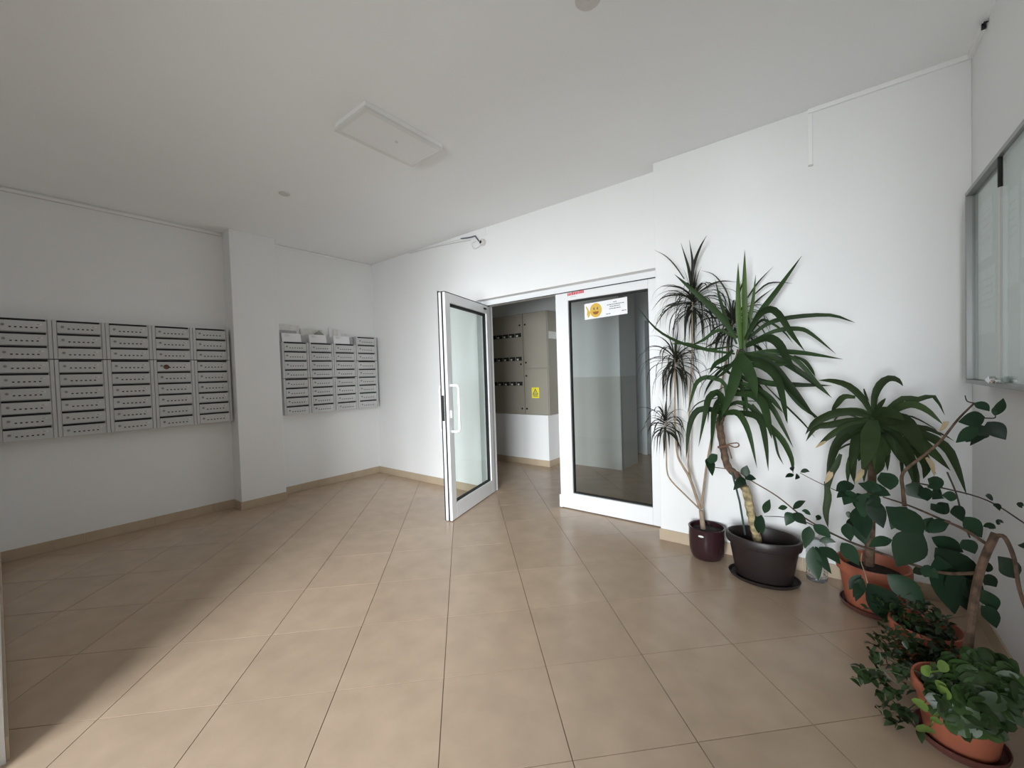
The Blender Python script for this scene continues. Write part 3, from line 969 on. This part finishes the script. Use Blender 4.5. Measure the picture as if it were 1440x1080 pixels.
for pts in (c2_((75, 530), (180, 380), (320, 235)), c2_((140, 500), (260, 400), (380, 385), (500, 395)), c2_((110, 610), (210, 520), (330, 435))):
    traced(dt, dt, 'leaf_dragon', 'leaf', pts, 2.4, -0.2, -0.18, 'grass', 0.3, 8)

# --- yucca in the oval planter
YC = Vector((4.61, -0.37, 0))
yu = thing('potted_yucca', YC, 'tall yucca with long sword leaves in the dark brown oval planter', 'potted plant')
OVX, OVY = 1.0, 0.75
prf = [(0.142, 0.012), (0.150, 0.02), (0.182, 0.205), (0.184, 0.214), (0.198, 0.220), (0.203, 0.236), (0.203, 0.262), (0.198, 0.272)]
MB().lathe(YC, [(0.001, 0.012)] + prf + [(0.188, 0.274), (0.180, 0.262), (0.168, 0.17), (0.001, 0.168)], 56, OVX, OVY).build('planter', 'pot_brown', yu, smooth=True)
MB().lathe(YC + Vector((0, 0, 0.170)), [(0.001, 0.005), (0.09, 0.008), (0.166, 0.0)], 40, OVX, OVY).build('soil', 'soil', yu, smooth=True)
sau = thing('plant_saucer', YC, 'dark brown oval saucer under the oval planter', 'saucer')
MB().lathe(YC, [(0.001, 0.0), (0.165, 0.0), (0.185, 0.012), (0.192, 0.026), (0.186, 0.028), (0.178, 0.013), (0.160, 0.008), (0.001, 0.008)], 56, OVX, OVY).build('dish', 'pot_brown', sau, smooth=True)
tk = [(1066, 762), (1060, 738), (1055, 718), (1049, 690), (1037, 670), (1023, 655), (1017, 630), (1012, 600), (1013, 590), (1021, 570), (1031, 530), (1042, 492)]
P = [at(px, py, -0.38 + 0.05 * (i / 11)) for i, (px, py) in enumerate(tk)]
SP = spline(P, 44)
lowt = SP[:14]
MB().tube(lowt, [0.022 + 0.004 * (i % 2) for i in range(14)], 10).build('trunk', 'bark_light', yu, smooth=True)
MB().tube(SP[13:], [0.020 + 0.0035 * (i % 2) for i in range(32)], 10).build("trunk", "bark_brown", yu, smooth=True)
MB().tube([at(1048, 752, -0.40), at(1040, 705, -0.40), at(1029.5, 664, -0.40)], 0.006, 8).build('support_stick', 'stick_green', yu, smooth=True)
tw_ = spline([at(1018, 627, -0.41), at(1027, 624, -0.42), at(1037, 623, -0.42), at(1039, 627, -0.42), at(1033, 629, -0.42), at(1024, 626, -0.42), at(1026, 634, -0.42), at(1029, 645, -0.42)], 26)
MB().tube(tw_, 0.004, 6).build('twine_bow', 'twine', yu, smooth=True)
MB().tube([at(1010, 629, -0.41), at(1017, 628, -0.425), at(1024, 627, -0.41)], 0.008, 8).build('twine_knot', 'twine', yu, smooth=True)

YL = [
    (c6((512, 615), (503, 500), (498, 350), (497, 178)), 9.0, -.38, -.42), (c6((522, 615), (530, 480), (528, 300), (530, 113)), 9.0, -.36, -.38),
    (c6((528, 610), (550, 480), (570, 380), (586, 238)), 6.5, -.34, -.33), (c6((490, 590), (440, 470), (410, 380), (380, 262)), 6.0, -.38, -.34),
    (c6((490, 560), (400, 440), (300, 345), (174, 236)), 11.0, -.40, -.56), (c6((530, 570), (600, 440), (690, 320), (819, 143)), 9.5, -.38, -.26),
    (c6((535, 560), (600, 445), (660, 412), (710, 445), (770, 540), (836, 628)), 12.0, -.40, -.62), (c6((540, 570), (640, 490), (760, 455), (960, 443), (1090, 482)), 8.0, -.34, -.20),
    (c6((540, 590), (680, 525), (800, 512), (870, 540), (992, 640)), 8.0, -.34, -.24), (c6((540, 600), (640, 560), (700, 590), (740, 660), (788, 725)), 15.0, -.42, -.70),
    (c6((540, 640), (660, 630), (820, 636), (1028, 667)), 9.0, -.36, -.30), (c6((540, 640), (680, 660), (820, 740), (972, 862)), 11.0, -.38, -.34),
    (c6((540, 740), (640, 785), (780, 795), (972, 800)), 10.0, -.36, -.27), (c6((530, 660), (650, 690), (760, 810), (895, 975)), 14.0, -.40, -.44),
    (c6((530, 650), (630, 690), (700, 780), (743, 992)), 12.0, -.44, -.74), (c6((505, 640), (530, 690), (565, 770), (592, 868)), 19.0, -.46, -.70),
    (c6((515, 625), (490, 720), (455, 840), (412, 960)), 18.0, -.44, -.66), (c6((470, 600), (330, 615), (190, 575), (80, 510), (-10, 405)), 5.0, -.40, -.62),
    (c6((480, 640), (340, 620), (240, 590), (150, 590)), 6.0, -.42, -.62), (c6((480, 560), (400, 520), (320, 570), (270, 590)), 6.0, -.38, -.5),
    (c3((800, 690), (790, 600), (735, 490), (655, 545), (620, 690), (556, 1000)), 12.0, -.40, -.62), (c3((790, 700), (690, 650), (560, 650), (490, 740), (455, 900), (438, 1130)), 10.5, -.40, -.54),
    (c3((790, 700), (760, 625), (705, 660), (690, 780), (672, 1080)), 11.0, -.42, -.60), (c4((-20, 560), (40, 540), (110, 560), (180, 700), (240, 962)), 11.0, -.42, -.62),
    (c4((10, 540), (140, 545), (260, 590), (305, 760), (327, 985)), 11.0, -.42, -.66), (c4((10, 500), (90, 465), (190, 500), (250, 580), (305, 610)), 8.0, -.40, -.46),
    (c4((60, 400), (200, 400), (290, 470), (330, 610), (352, 738)), 14.0, -.42, -.70), (c4((60, 330), (230, 390), (350, 500), (430, 640), (516, 808)), 8.5, -.38, -.40),
    (c4((200, 480), (330, 640), (430, 750), (500, 890), (514, 1005)), 10.0, -.40, -.50), (c4((300, 560), (370, 720), (400, 850), (442, 938)), 4.0, -.36, -.36),
    (c4((100, 180), (260, 185), (380, 270), (430, 420), (473, 625)), 13.0, -.44, -.78), (c4((220, 130), (370, 200), (500, 380), (600, 500), (730, 600)), 12.0, -.38, -.40),
    (c4((300, 330), (480, 510), (600, 630), (683, 735)), 3.0, -.30, -.22), (c4((300, 80), (520, 130), (700, 320), (808, 430)), 7.0, -.36, -.34),
    (c4((80, 300), (240, 365), (350, 440), (442, 545)), 10.0, -.40, -.50), (c3((820, 560), (800, 395), (640, 340), (540, 390), (500, 500), (448, 690)), 8.0, -.40, -.55),
    (c4((150, 90), (320, 110), (430, 160), (520, 170)), 9.0, -.36, -.40), (c4((100, 250), (180, 300), (330, 320), (480, 330)), 8.0, -.36, -.32),
    (c4((20, 330), (110, 380), (200, 390), (290, 420)), 6.0, -.40, -.44), (c4((520, 110), (600, 150), (650, 210), (685, 270)), 6.0, -.30, -.26),
    (c6((540, 560), (600, 480), (640, 470), (720, 520), (775, 585)), 4.5, -.34, -.24), (c6((470, 620), (430, 660), (380, 690), (350, 740)), 9.0, -.42, -.6),
    (c6((500, 650), (460, 700), (420, 740), (370, 770)), 6.0, -.40, -.5), (c6((520, 640), (600, 650), (680, 690), (760, 690)), 10.0, -.38, -.40),
]
random.seed(21)
for iy, (pts, wpx, ya, yb) in enumerate(YL):
    traced(yu, yu, 'leaf_spear' if iy < 3 else 'leaf_yucca', 'leaf', pts, wpx * 0.80, ya, yb, 'strap', 0.35, 12)

for k in range(20):
    az = 2 * math.pi * (k * 0.618 + 0.2)
    el = math.radians(random.uniform(-30, 40))
    L = random.uniform(0.24, 0.42)
    dh = Vector((math.cos(az), math.sin(az), 0))
    p = SP[44 - (k % 10)].copy()
    pts3 = [p.copy()]
    for q in range(6):
        p = p + (dh * math.cos(el) + Vector((0, 0, math.sin(el)))) * (L / 6)
        pts3.append(clampy(p))
        el = max(math.radians(-84), el - random.uniform(0.05, 0.4))
    MB().leaf(pts3, random.uniform(0.022, 0.034), side=dh.cross(Vector((0, 0, 1))) + Vector((random.uniform(-.3, .3), random.uniform(-.3, .3), random.uniform(-.4, .4))), fold=0.35, prof='strap', n=10).build('leaf', 'leaf_yucca', yu, smooth=True)

# --- terracotta pots
def terra(name, c, R, h, label, cat, bark=None):
    root = thing(name, c, label, cat)
    pr = [(R * 0.70, 0.012), (R * 0.74, 0.018), (R * 0.92, h * 0.80), (R * 0.93, h * 0.805), (R * 1.0, h * 0.81), (R * 1.0, h - 0.006), (R * 0.985, h)]
    MB().lathe(c, [(0.001, 0.012)] + pr + [(R * 0.93, h), (R * 0.92, h - 0.008), (R * 0.82, h * 0.78), (0.001, h * 0.78 - 0.002)], 48).build('pot', 'pot_terra', root, smooth=True)
    MB().lathe(c + Vector((0, 0, h * 0.78)), [(0.001, 0.006), (R * 0.4, 0.008), (R * 0.815, 0.0)], 32).build('soil', 'soil', root, smooth=True)
    return root


def saucer(c, R, label):
    s = thing('plant_saucer', c, label, 'saucer')
    MB().lathe(c, [(0.001, 0.0), (R * 0.86, 0.0), (R * 0.96, 0.012), (R, 0.03), (R * 0.965, 0.032), (R * 0.92, 0.014), (R * 0.8, 0.008), (0.001, 0.008)], 48).build('dish', 'saucer_dark', s, smooth=True)


A1 = Vector((5.115, -0.40, 0))
A2 = Vector((5.255, -0.85, 0))
A3 = Vector((5.285, -1.26, 0))
cp_ = terra('potted_corn_plant', A1, 0.155, 0.25, 'corn plant with broad drooping leaves in the terracotta pot beside the brown planter', 'potted plant')
saucer(A1, 0.142, 'dark red saucer under the terracotta pot of the corn plant')
# corn plant
stem([(1222, 795), (1224, 740), (1226, 680), (1228, 600)], (-0.42, -0.42), 0.022, 0.016, 'trunk', 'bark_brown', cp_)
CL = [
    (c5((720, 430), (640, 280), (500, 150), (340, 102), (205, 100)), 10, -.42, -.38), (c5((735, 430), (745, 260), (800, 140), (880, 85), (960, 100), (1012, 155)), 11, -.42, -.46),
    (c5((740, 430), (790, 340), (848, 268)), 7, -.40, -.36), (c5((720, 440), (600, 385), (430, 385), (320, 420)), 7, -.42, -.36),
    (c5((700, 450), (560, 400), (400, 400), (240, 460), (150, 520), (85, 615)), 13, -.44, -.50), (c5((700, 470), (520, 480), (320, 520), (180, 545), (90, 680)), 11, -.44, -.44),
    (c5((700, 490), (500, 530), (340, 610), (180, 740)), 11, -.45, -.52), (c5((680, 520), (500, 580), (390, 700), (330, 860), (285, 1060)), 13, -.46, -.60),
    (c5((700, 520), (580, 600), (540, 760), (530, 950), (555, 1090)), 12, -.46, -.62), (c5((730, 480), (710, 600), (690, 760), (630, 950)), 24, -.48, -.72),
    (c5((740, 460), (830, 400), (940, 420), (1030, 480)), 17, -.46, -.66), (cR((-190, 420), (-60, 330), (60, 245), (190, 252), (320, 228), (412, 385)), 9, -.44, -.50),
    (cR((-190, 430), (0, 330), (130, 290), (260, 340), (400, 465)), 12, -.44, -.56), (cR((-180, 440), (0, 400), (150, 480), (280, 500), (392, 562)), 10, -.44, -.52),
    (cR((-170, 440), (20, 420), (140, 540), (220, 730)), 24, -.48, -.74), (cR((-170, 450), (60, 500), (280, 660), (460, 850)), 16, -.46, -.58),
    (cR((-160, 450), (160, 520), (400, 640), (500, 800), (597, 1060)), 13, -.44, -.52), (c5((360, 480), (420, 400), (380, 380), (330, 410), (360, 470)), 4, -.40, -.38),
    (c5((740, 500), (800, 640), (860, 800), (880, 830)), 16, -.46, -.56), (c5((740, 500), (860, 600), (960, 780), (1010, 900)), 14, -.46, -.58),
    (c5((700, 530), (620, 660), (600, 800), (590, 870)), 11, -.46, -.52), (c5((560, 260), (450, 255), (380, 330), (330, 400)), 9, -.40, -.34),
    (c5((690, 470), (560, 520), (440, 560), (380, 660)), 10, -.44, -.50), (c5((640, 180), (660, 240), (690, 300)), 3, -.40, -.42),
    (cR((0, 420), (160, 640), (250, 800), (230, 920)), 15, -.46, -.62), (cR((-100, 500), (60, 700), (150, 880), (180, 1060)), 14, -.46, -.6),
    (c5((420, 800), (380, 900), (330, 1000), (300, 1180)), 9, -.58, -.62), (c5((280, 1060), (300, 1200), (280, 1350), (300, 1500)), 10, -.58, -.62),
    (c5((740, 520), (760, 700), (790, 900), (760, 1000)), 18, -.5, -.6),
]
random.seed(31)
for pts, wpx, ya, yb in CL:
    traced(cp_, cp_, 'leaf_corn', 'leaf', pts, wpx * 0.88, ya, yb, 'strap', 0.3, 10)
crown = at(1228, 592, -0.43)
for k in range(20):
    az = 2 * math.pi * (k * 0.618)
    el = math.radians(random.uniform(-25, 45))
    L = random.uniform(0.26, 0.40)
    dh = Vector((math.cos(az), math.sin(az), 0))
    p = crown + Vector((0, 0, -0.02 - 0.006 * k))
    pts3 = [p.copy()]
    for q in range(6):
        p = p + (dh * math.cos(el) + Vector((0, 0, math.sin(el)))) * (L / 6)
        pts3.append(clampy(p))
        el = max(math.radians(-86), el - random.uniform(0.12, 0.5))
    MB().leaf(pts3, random.uniform(0.030, 0.045), side=dh.cross(Vector((0, 0, 1))) + Vector((random.uniform(-.3, .3), random.uniform(-.3, .3), random.uniform(-.4, .4))), fold=0.3, prof='strap', n=10).build('leaf', 'leaf_corn', cp_, smooth=True)
for pts, wpx in ((c5((330, 960), (310, 1010), (270, 1080)), 7), (c5((630, 945), (600, 1000), (550, 1075)), 7), (c5((280, 680), (230, 705), (180, 742)), 4), (cR((405, 455), (425, 440), (400, 490), (365, 520)), 6), (cR((255, 740), (300, 800), (325, 900)), 6)):
    traced(cp_, cp_, 'leaf_dry', 'dry_leaf_tip', pts, wpx, -.60, -.64, 'strap', 0.3, 6)

# --- small leaved plant in the middle terracotta pot
sp_ = terra('potted_creeper', A2, 0.118, 0.195, 'small terracotta pot of a tangled creeping plant between two larger pots', 'potted plant')


def clump(root, name, mat_, spots, n, rx, ry, rz, size, seed, kind=True):
    random.seed(seed)
    mb = MB()
    for (c, k) in spots:
        for q in range(int(n * k)):
            a = random.uniform(0, 2 * math.pi)
            r = random.random() ** 0.5
            p = Vector(c) + Vector((rx * r * math.cos(a), ry * r * math.sin(a), rz * random.uniform(-1, 1)))
            p = clampy(p)
            p.z = max(p.z, 0.012)
            d = Vector((random.uniform(-1, 1), random.uniform(-1, 1), random.uniform(-0.5, 0.8))).normalized()
            s = random.uniform(0.7, 1.3) * size
            q1 = p + d * s
            q1.z = max(q1.z, 0.006)
            mb.leaf([p, p.lerp(q1, 0.5) + Vector((0, 0, s * 0.12)), q1], s * 0.55, side=d.cross(Vector((random.uniform(-.6, .6), random.uniform(-.6, .6), 1))), fold=0.3, prof='oval', n=4)
    o = mb.build(name, mat_, root, smooth=True)
    if kind:
        o['kind'] = 'stuff'
    return o


clump(sp_, 'foliage', 'leaf_mid', [(at(1268, 880, -0.85), 1), (at(1290, 905, -0.93), 1.2), (at(1258, 905, -1.0), 0.7), (at(1310, 915, -0.95), 0.8), (at(1285, 850, -0.82), 0.9), (at(1240, 850, -0.8), 0.6), (at(1315, 880, -0.90), 1.0), (at(1330, 925, -1.0), 1.2), (at(1295, 930, -1.02), 1.2), (at(1250, 925, -1.05), 0.7)], 70, 0.06, 0.05, 0.055, 0.034, 41)
for k, pts in enumerate(([(1290, 900), (1270, 895), (1250, 905), (1236, 912)], [(1300, 905), (1280, 930), (1255, 925), (1238, 900)])):
    stem(pts, (-0.85, -0.98), 0.003, 0.002, 'runner', 'stem_thin', sp_)

# --- rubbery plant in the front terracotta pot
fp = terra('potted_fig_plant', A3, 0.120, 0.20, 'sprawling dark green plant with large oval leaves and a brown trunk, front terracotta pot', 'potted plant')
saucer(A3, 0.116, 'dark red saucer under the front terracotta pot')


def branch(pts, r0, r1, m='bark_brown', name='branch'):
    P = [clampy(at(px, py, y)) for px, py, y in pts]
    k = 5 * (len(P) - 1)
    r0, r1 = (r0, r1) if name == 'trunk' else (r0 * 0.8, r1 * 0.8)
    MB().tube(spline(P, k), [r0 + (r1 - r0) * i / k for i in range(k + 1)], 8).build(name, m, fp, smooth=True)


branch([(1355, 985, -1.25), (1360, 930, -1.2), (1366, 870, -1.16), (1379, 800, -1.12), (1400, 750, -1.10)], 0.0135, 0.012, name='trunk')
branch([(1398, 755, -1.10), (1412, 755, -1.12), (1426, 785, -1.16), (1434, 830, -1.20), (1452, 880, -1.24)], 0.009, 0.006)
branch([(1386, 764, -1.10), (1355, 744, -1.02), (1330, 733, -0.95), (1298, 719, -0.86), (1273, 709, -0.80), (1242, 699, -0.74)], 0.007, 0.004)
branch([(1376, 806, -1.12), (1330, 806, -1.0), (1290, 796, -0.92), (1253, 783, -0.84), (1200, 764, -0.76), (1160, 745, -0.70), (1127, 725, -0.66), (1093, 698, -0.62), (1060, 678, -0.58), (1034, 662, -0.56), (1004, 657, -0.55)], 0.008, 0.003)
branch([(1240, 779, -0.84), (1177, 754, -0.74), (1130, 733, -0.68), (1100, 727, -0.66), (1075, 726, -0.64)], 0.005, 0.002, 'stem_dark')
branch([(1272, 712, -0.80), (1270, 690, -0.79), (1270, 665, -0.78), (1300, 640, -0.80), (1323, 620, -0.82), (1347, 590, -0.84), (1370, 567, -0.86)], 0.010, 0.004)
branch([(1282, 678, -0.8), (1329, 687, -0.86), (1389, 704, -0.96), (1450, 742, -1.06)], 0.004, 0.003, 'stem_dark')
branch([(1332, 664, -0.82), (1345, 695, -0.88), (1355, 735, -0.95), (1364, 756, -1.0)], 0.004, 0.003, 'stem_dark')
branch([(1370, 567, -0.86), (1360, 564, -0.86), (1357, 556, -0.86)], 0.003, 0.002, 'stem_dark')
branch([(1385, 588, -0.88), (1398, 588, -0.89), (1400, 585, -0.89)], 0.003, 0.002, 'stem_dark')
branch([(1230, 700, -0.74), (1190, 695, -0.68), (1150, 678, -0.64), (1125, 665, -0.62)], 0.003, 0.002, 'stem_dark')
branch([(1212, 778, -0.78), (1211, 790, -0.80), (1216, 805, -0.84), (1220, 820, -0.88)], 0.003, 0.002, 'stem_thin')


def fdepth(px):
    return -0.52 - max(0.0, (px - 1000)) / 400.0 * 0.56


FL = []
for b, t_, w_ in [((440, 410), (205, 235), 34), ((440, 405), (275, 615), 38), ((520, 495), (815, 745), 38), ((530, 545), (640, 915), 34), ((615, 640), (770, 925), 32), ((495, 430), (695, 525), 22),
                  ((470, 400), (615, 330), 17), ((460, 395), (500, 305), 15), ((235, 165), (30, 88), 17), ((90, 150), (60, 312), 20), ((110, 180), (190, 372), 22), ((235, 130), (175, 20), 22),
                  ((215, 665), (455, 855), 30), ((90, 720), (300, 1000), 38), ((60, 690), (15, 835), 14), ((655, 185), (560, 165), 14), ((640, 230), (690, 330), 16), ((700, 300), (812, 432), 21),
                  ((690, 445), (770, 535), 19), ((1025, 690), (915, 550), 24), ((815, 680), (905, 745), 18), ((820, 760), (905, 895), 21), ((810, 860), (905, 1005), 19), ((245, 445), (98, 490), 14),
                  ((900, 375), (820, 362), 9), ((910, 350), (952, 340), 6), ((560, 280), (490, 215), 14), ((520, 270), (600, 215), 16), ((420, 640), (540, 690), 18), ((380, 655), (470, 660), 12),
                  ((330, 100), (450, 190), 22), ((470, 200), (420, 120), 16), ((340, 240), (240, 380), 20), ((20, 240), (80, 440), 24), ((-10, 300), (40, 420), 18), ((540, 130), (470, 60), 20),
                  ((560, 150), (500, 190), 16), ((700, 700), (800, 830), 26), ((850, 650), (800, 560), 14), ((1080, 230), (1050, 240), 8), ((880, 200), (845, 155), 6), ((890, 215), (925, 262), 7), ((1075, 500), (1085, 460), 12)]:
    FL.append((c8(b, t_), w_))
for b, t_, w_ in [((90, 370), (135, 253), 10), ((65, 385), (40, 540), 13), ((330, 335), (438, 266), 8), ((285, 320), (205, 330), 7), ((330, 370), (270, 475), 15), ((330, 370), (445, 465), 14),
                  ((470, 480), (430, 668), 15), ((500, 470), (650, 575), 15), ((555, 610), (695, 615), 9), ((500, 650), (545, 945), 19), ((520, 650), (655, 882), 14), ((550, 655), (730, 800), 15),
                  ((740, 620), (890, 810), 20), ((790, 450), (820, 605), 16), ((860, 445), (942, 635), 19), ((850, 135), (695, 185), 15), ((340, 45), (265, 68), 6), ((395, 25), (472, 20), 6), ((375, 45), (350, 85), 6), ((330, 15), (320, -20), 6),
                  ((905, 890), (805, 1015), 13), ((915, 975), (838, 1080), 11), ((480, 385), (405, 350), 6), ((520, 395), (545, 430), 8), ((820, 210), (700, 240), 10), ((880, 220), (760, 300), 18), ((870, 200), (960, 400), 22), ((820, 380), (800, 410), 9), ((930, 150), (1080, 180), 17), ((960, 230), (1060, 330), 20)]:
    FL.append((cB(b, t_), w_))
for b, t_, w_ in [((750, 400), (525, 440), 22), ((770, 480), (590, 610), 22), ((700, 480), (505, 615), 16), ((770, 500), (625, 640), 12), ((770, 440), (925, 590), 22), ((660, 280), (788, 350), 12), ((840, 390), (830, 310), 6), ((845, 385), (905, 240), 11)]:
    FL.append((cR(b, t_), w_))
for b, t_, w_ in [((415, 190), (440, 300), 12), ((470, 170), (400, 225), 12), ((640, 305), (650, 235), 12), ((640, 320), (568, 385), 13), ((640, 320), (706, 318), 10), ((745, 650), (700, 540), 13)]:
    FL.append((c7(b, t_), w_))
random.seed(51)
for pts, wpx in FL:
    (bx, by), (tx_, ty) = pts
    yb = fdepth(bx) + random.uniform(-0.05, 0.03)
    dd = random.uniform(-0.10, 0.04)
    mid = ((bx + tx_) / 2 + random.uniform(-2, 2), (by + ty) / 2 - random.uniform(0, 4))
    traced(fp, fp, 'leaf_ficus', 'leaf', [(bx, by), mid, (tx_, ty)], wpx, yb, yb + dd, 'oval', 0.18, 8, random.uniform(-0.45, 0.45))

# --- fleshy round leaved plant filling the same front pot and the trailing shoots
random.seed(61)
sl = []
for (px, py, r) in [(1294, 989, 19), (1301, 1024, 22), (1310, 982, 11), (1336, 992, 14), (1324, 965, 18), (1302, 941, 17), (1326, 936, 16), (1329, 972, 18), (1318, 1000, 14), (1316, 1012, 13)]:
    c = at(px, py, -1.40 + random.uniform(-0.02, 0.02))
    m_ = mpp(c)
    d = Vector((random.uniform(-0.6, 0.6), -0.4, random.uniform(0.3, 1))).normalized()
    a = c - d * r * m_ * 0.5
    b = c + d * r * m_ * 0.5
    MB().leaf([a, c + Vector((0, -0.004, 0)), b], r * m_ * 0.95, fold=0.2, prof='round', n=8, twist=random.uniform(-0.4, 0.4)).build('round_leaf', 'leaf_bright', fp, smooth=True)
    MB().tube(spline([A3 + Vector((random.uniform(-.04, .04), random.uniform(-.05, .02), 0.155)), a.lerp(A3 + Vector((0, 0, 0.2)), 0.5) + Vector((0, 0, 0.02)), a], 8), 0.0022, 6).build('stalk', 'leaf_bright', fp, smooth=True)
for k in range(230):
    px = random.uniform(1306, 1440)
    py = random.uniform(918, 1048)
    if ((px - 1374) / 66) ** 2 + ((py - 980) / 62) ** 2 > 1 or (px < 1335 and py > 1000):
        continue
    dep = -1.28 - 0.13 * min(1.0, max(0.0, (py - 925) / 70)) - 0.02 * random.random()
    c = clampy(at(px, py, dep))
    L = random.uniform(0.042, 0.075)
    d = Vector((random.uniform(-0.9, 0.9), random.uniform(-1, 0.1), random.uniform(-0.8, 0.6))).normalized()
    MB().leaf([c - d * L * 0.5, c + Vector((0, 0, L * 0.10)), c + d * L * 0.5], L * random.uniform(0.6, 0.85), fold=0.2, prof='round' if k % 3 else 'oval', n=7, twist=random.uniform(-0.7, 0.7)).build('fleshy_leaf', 'leaf_mid', fp, smooth=True)
clump(fp, 'trailing_foliage', 'leaf_mid', [(at(1215, 952, -1.20), 1.0), (at(1240, 960, -1.22), 0.9), (at(1262, 985, -1.28), 0.8), (at(1275, 1018, -1.33), 0.9), (at(1250, 1005, -1.3), 0.4), (at(1245, 930, -1.15), 0.6), (at(1275, 950, -1.24), 0.6)], 20, 0.04, 0.035, 0.028, 0.040, 71)
for pts in ([(1330, 985), (1290, 962), (1255, 945), (1220, 940), (1203, 945)], [(1330, 985), (1295, 975), (1260, 960), (1235, 935)], [(1330, 990), (1300, 985), (1275, 1000), (1268, 1020)], [(1330, 980), (1300, 950), (1265, 935), (1245, 925)]):
    stem(pts, (-1.27, -1.22), 0.002, 0.0014, 'trailing_stem', 'leaf_mid', fp)

# --- clear plastic bottle behind the planter
BC = Vector((4.87, -0.205, 0))
bt = thing('plastic_bottle', BC, 'clear ribbed plastic water bottle on the floor behind the brown planter', 'bottle')
prof_b = [(0.001, 0.0), (0.046, 0.0), (0.052, 0.008)]
z = 0.02
while z < 0.19:
    prof_b += [(0.053, z), (0.050, z + 0.006), (0.053, z + 0.012)]
    z += 0.018
prof_b += [(0.052, 0.20), (0.035, 0.235), (0.014, 0.255), (0.014, 0.275)]
MB().lathe(BC, prof_b, 28).build('body', 'pet', bt, smooth=True)
MB().lathe(BC + Vector((0, 0, 0.270)), [(0.001, 0.018), (0.016, 0.018), (0.016, 0.0)][::-1], 16).build('cap', 'plastic_white', bt, smooth=True)
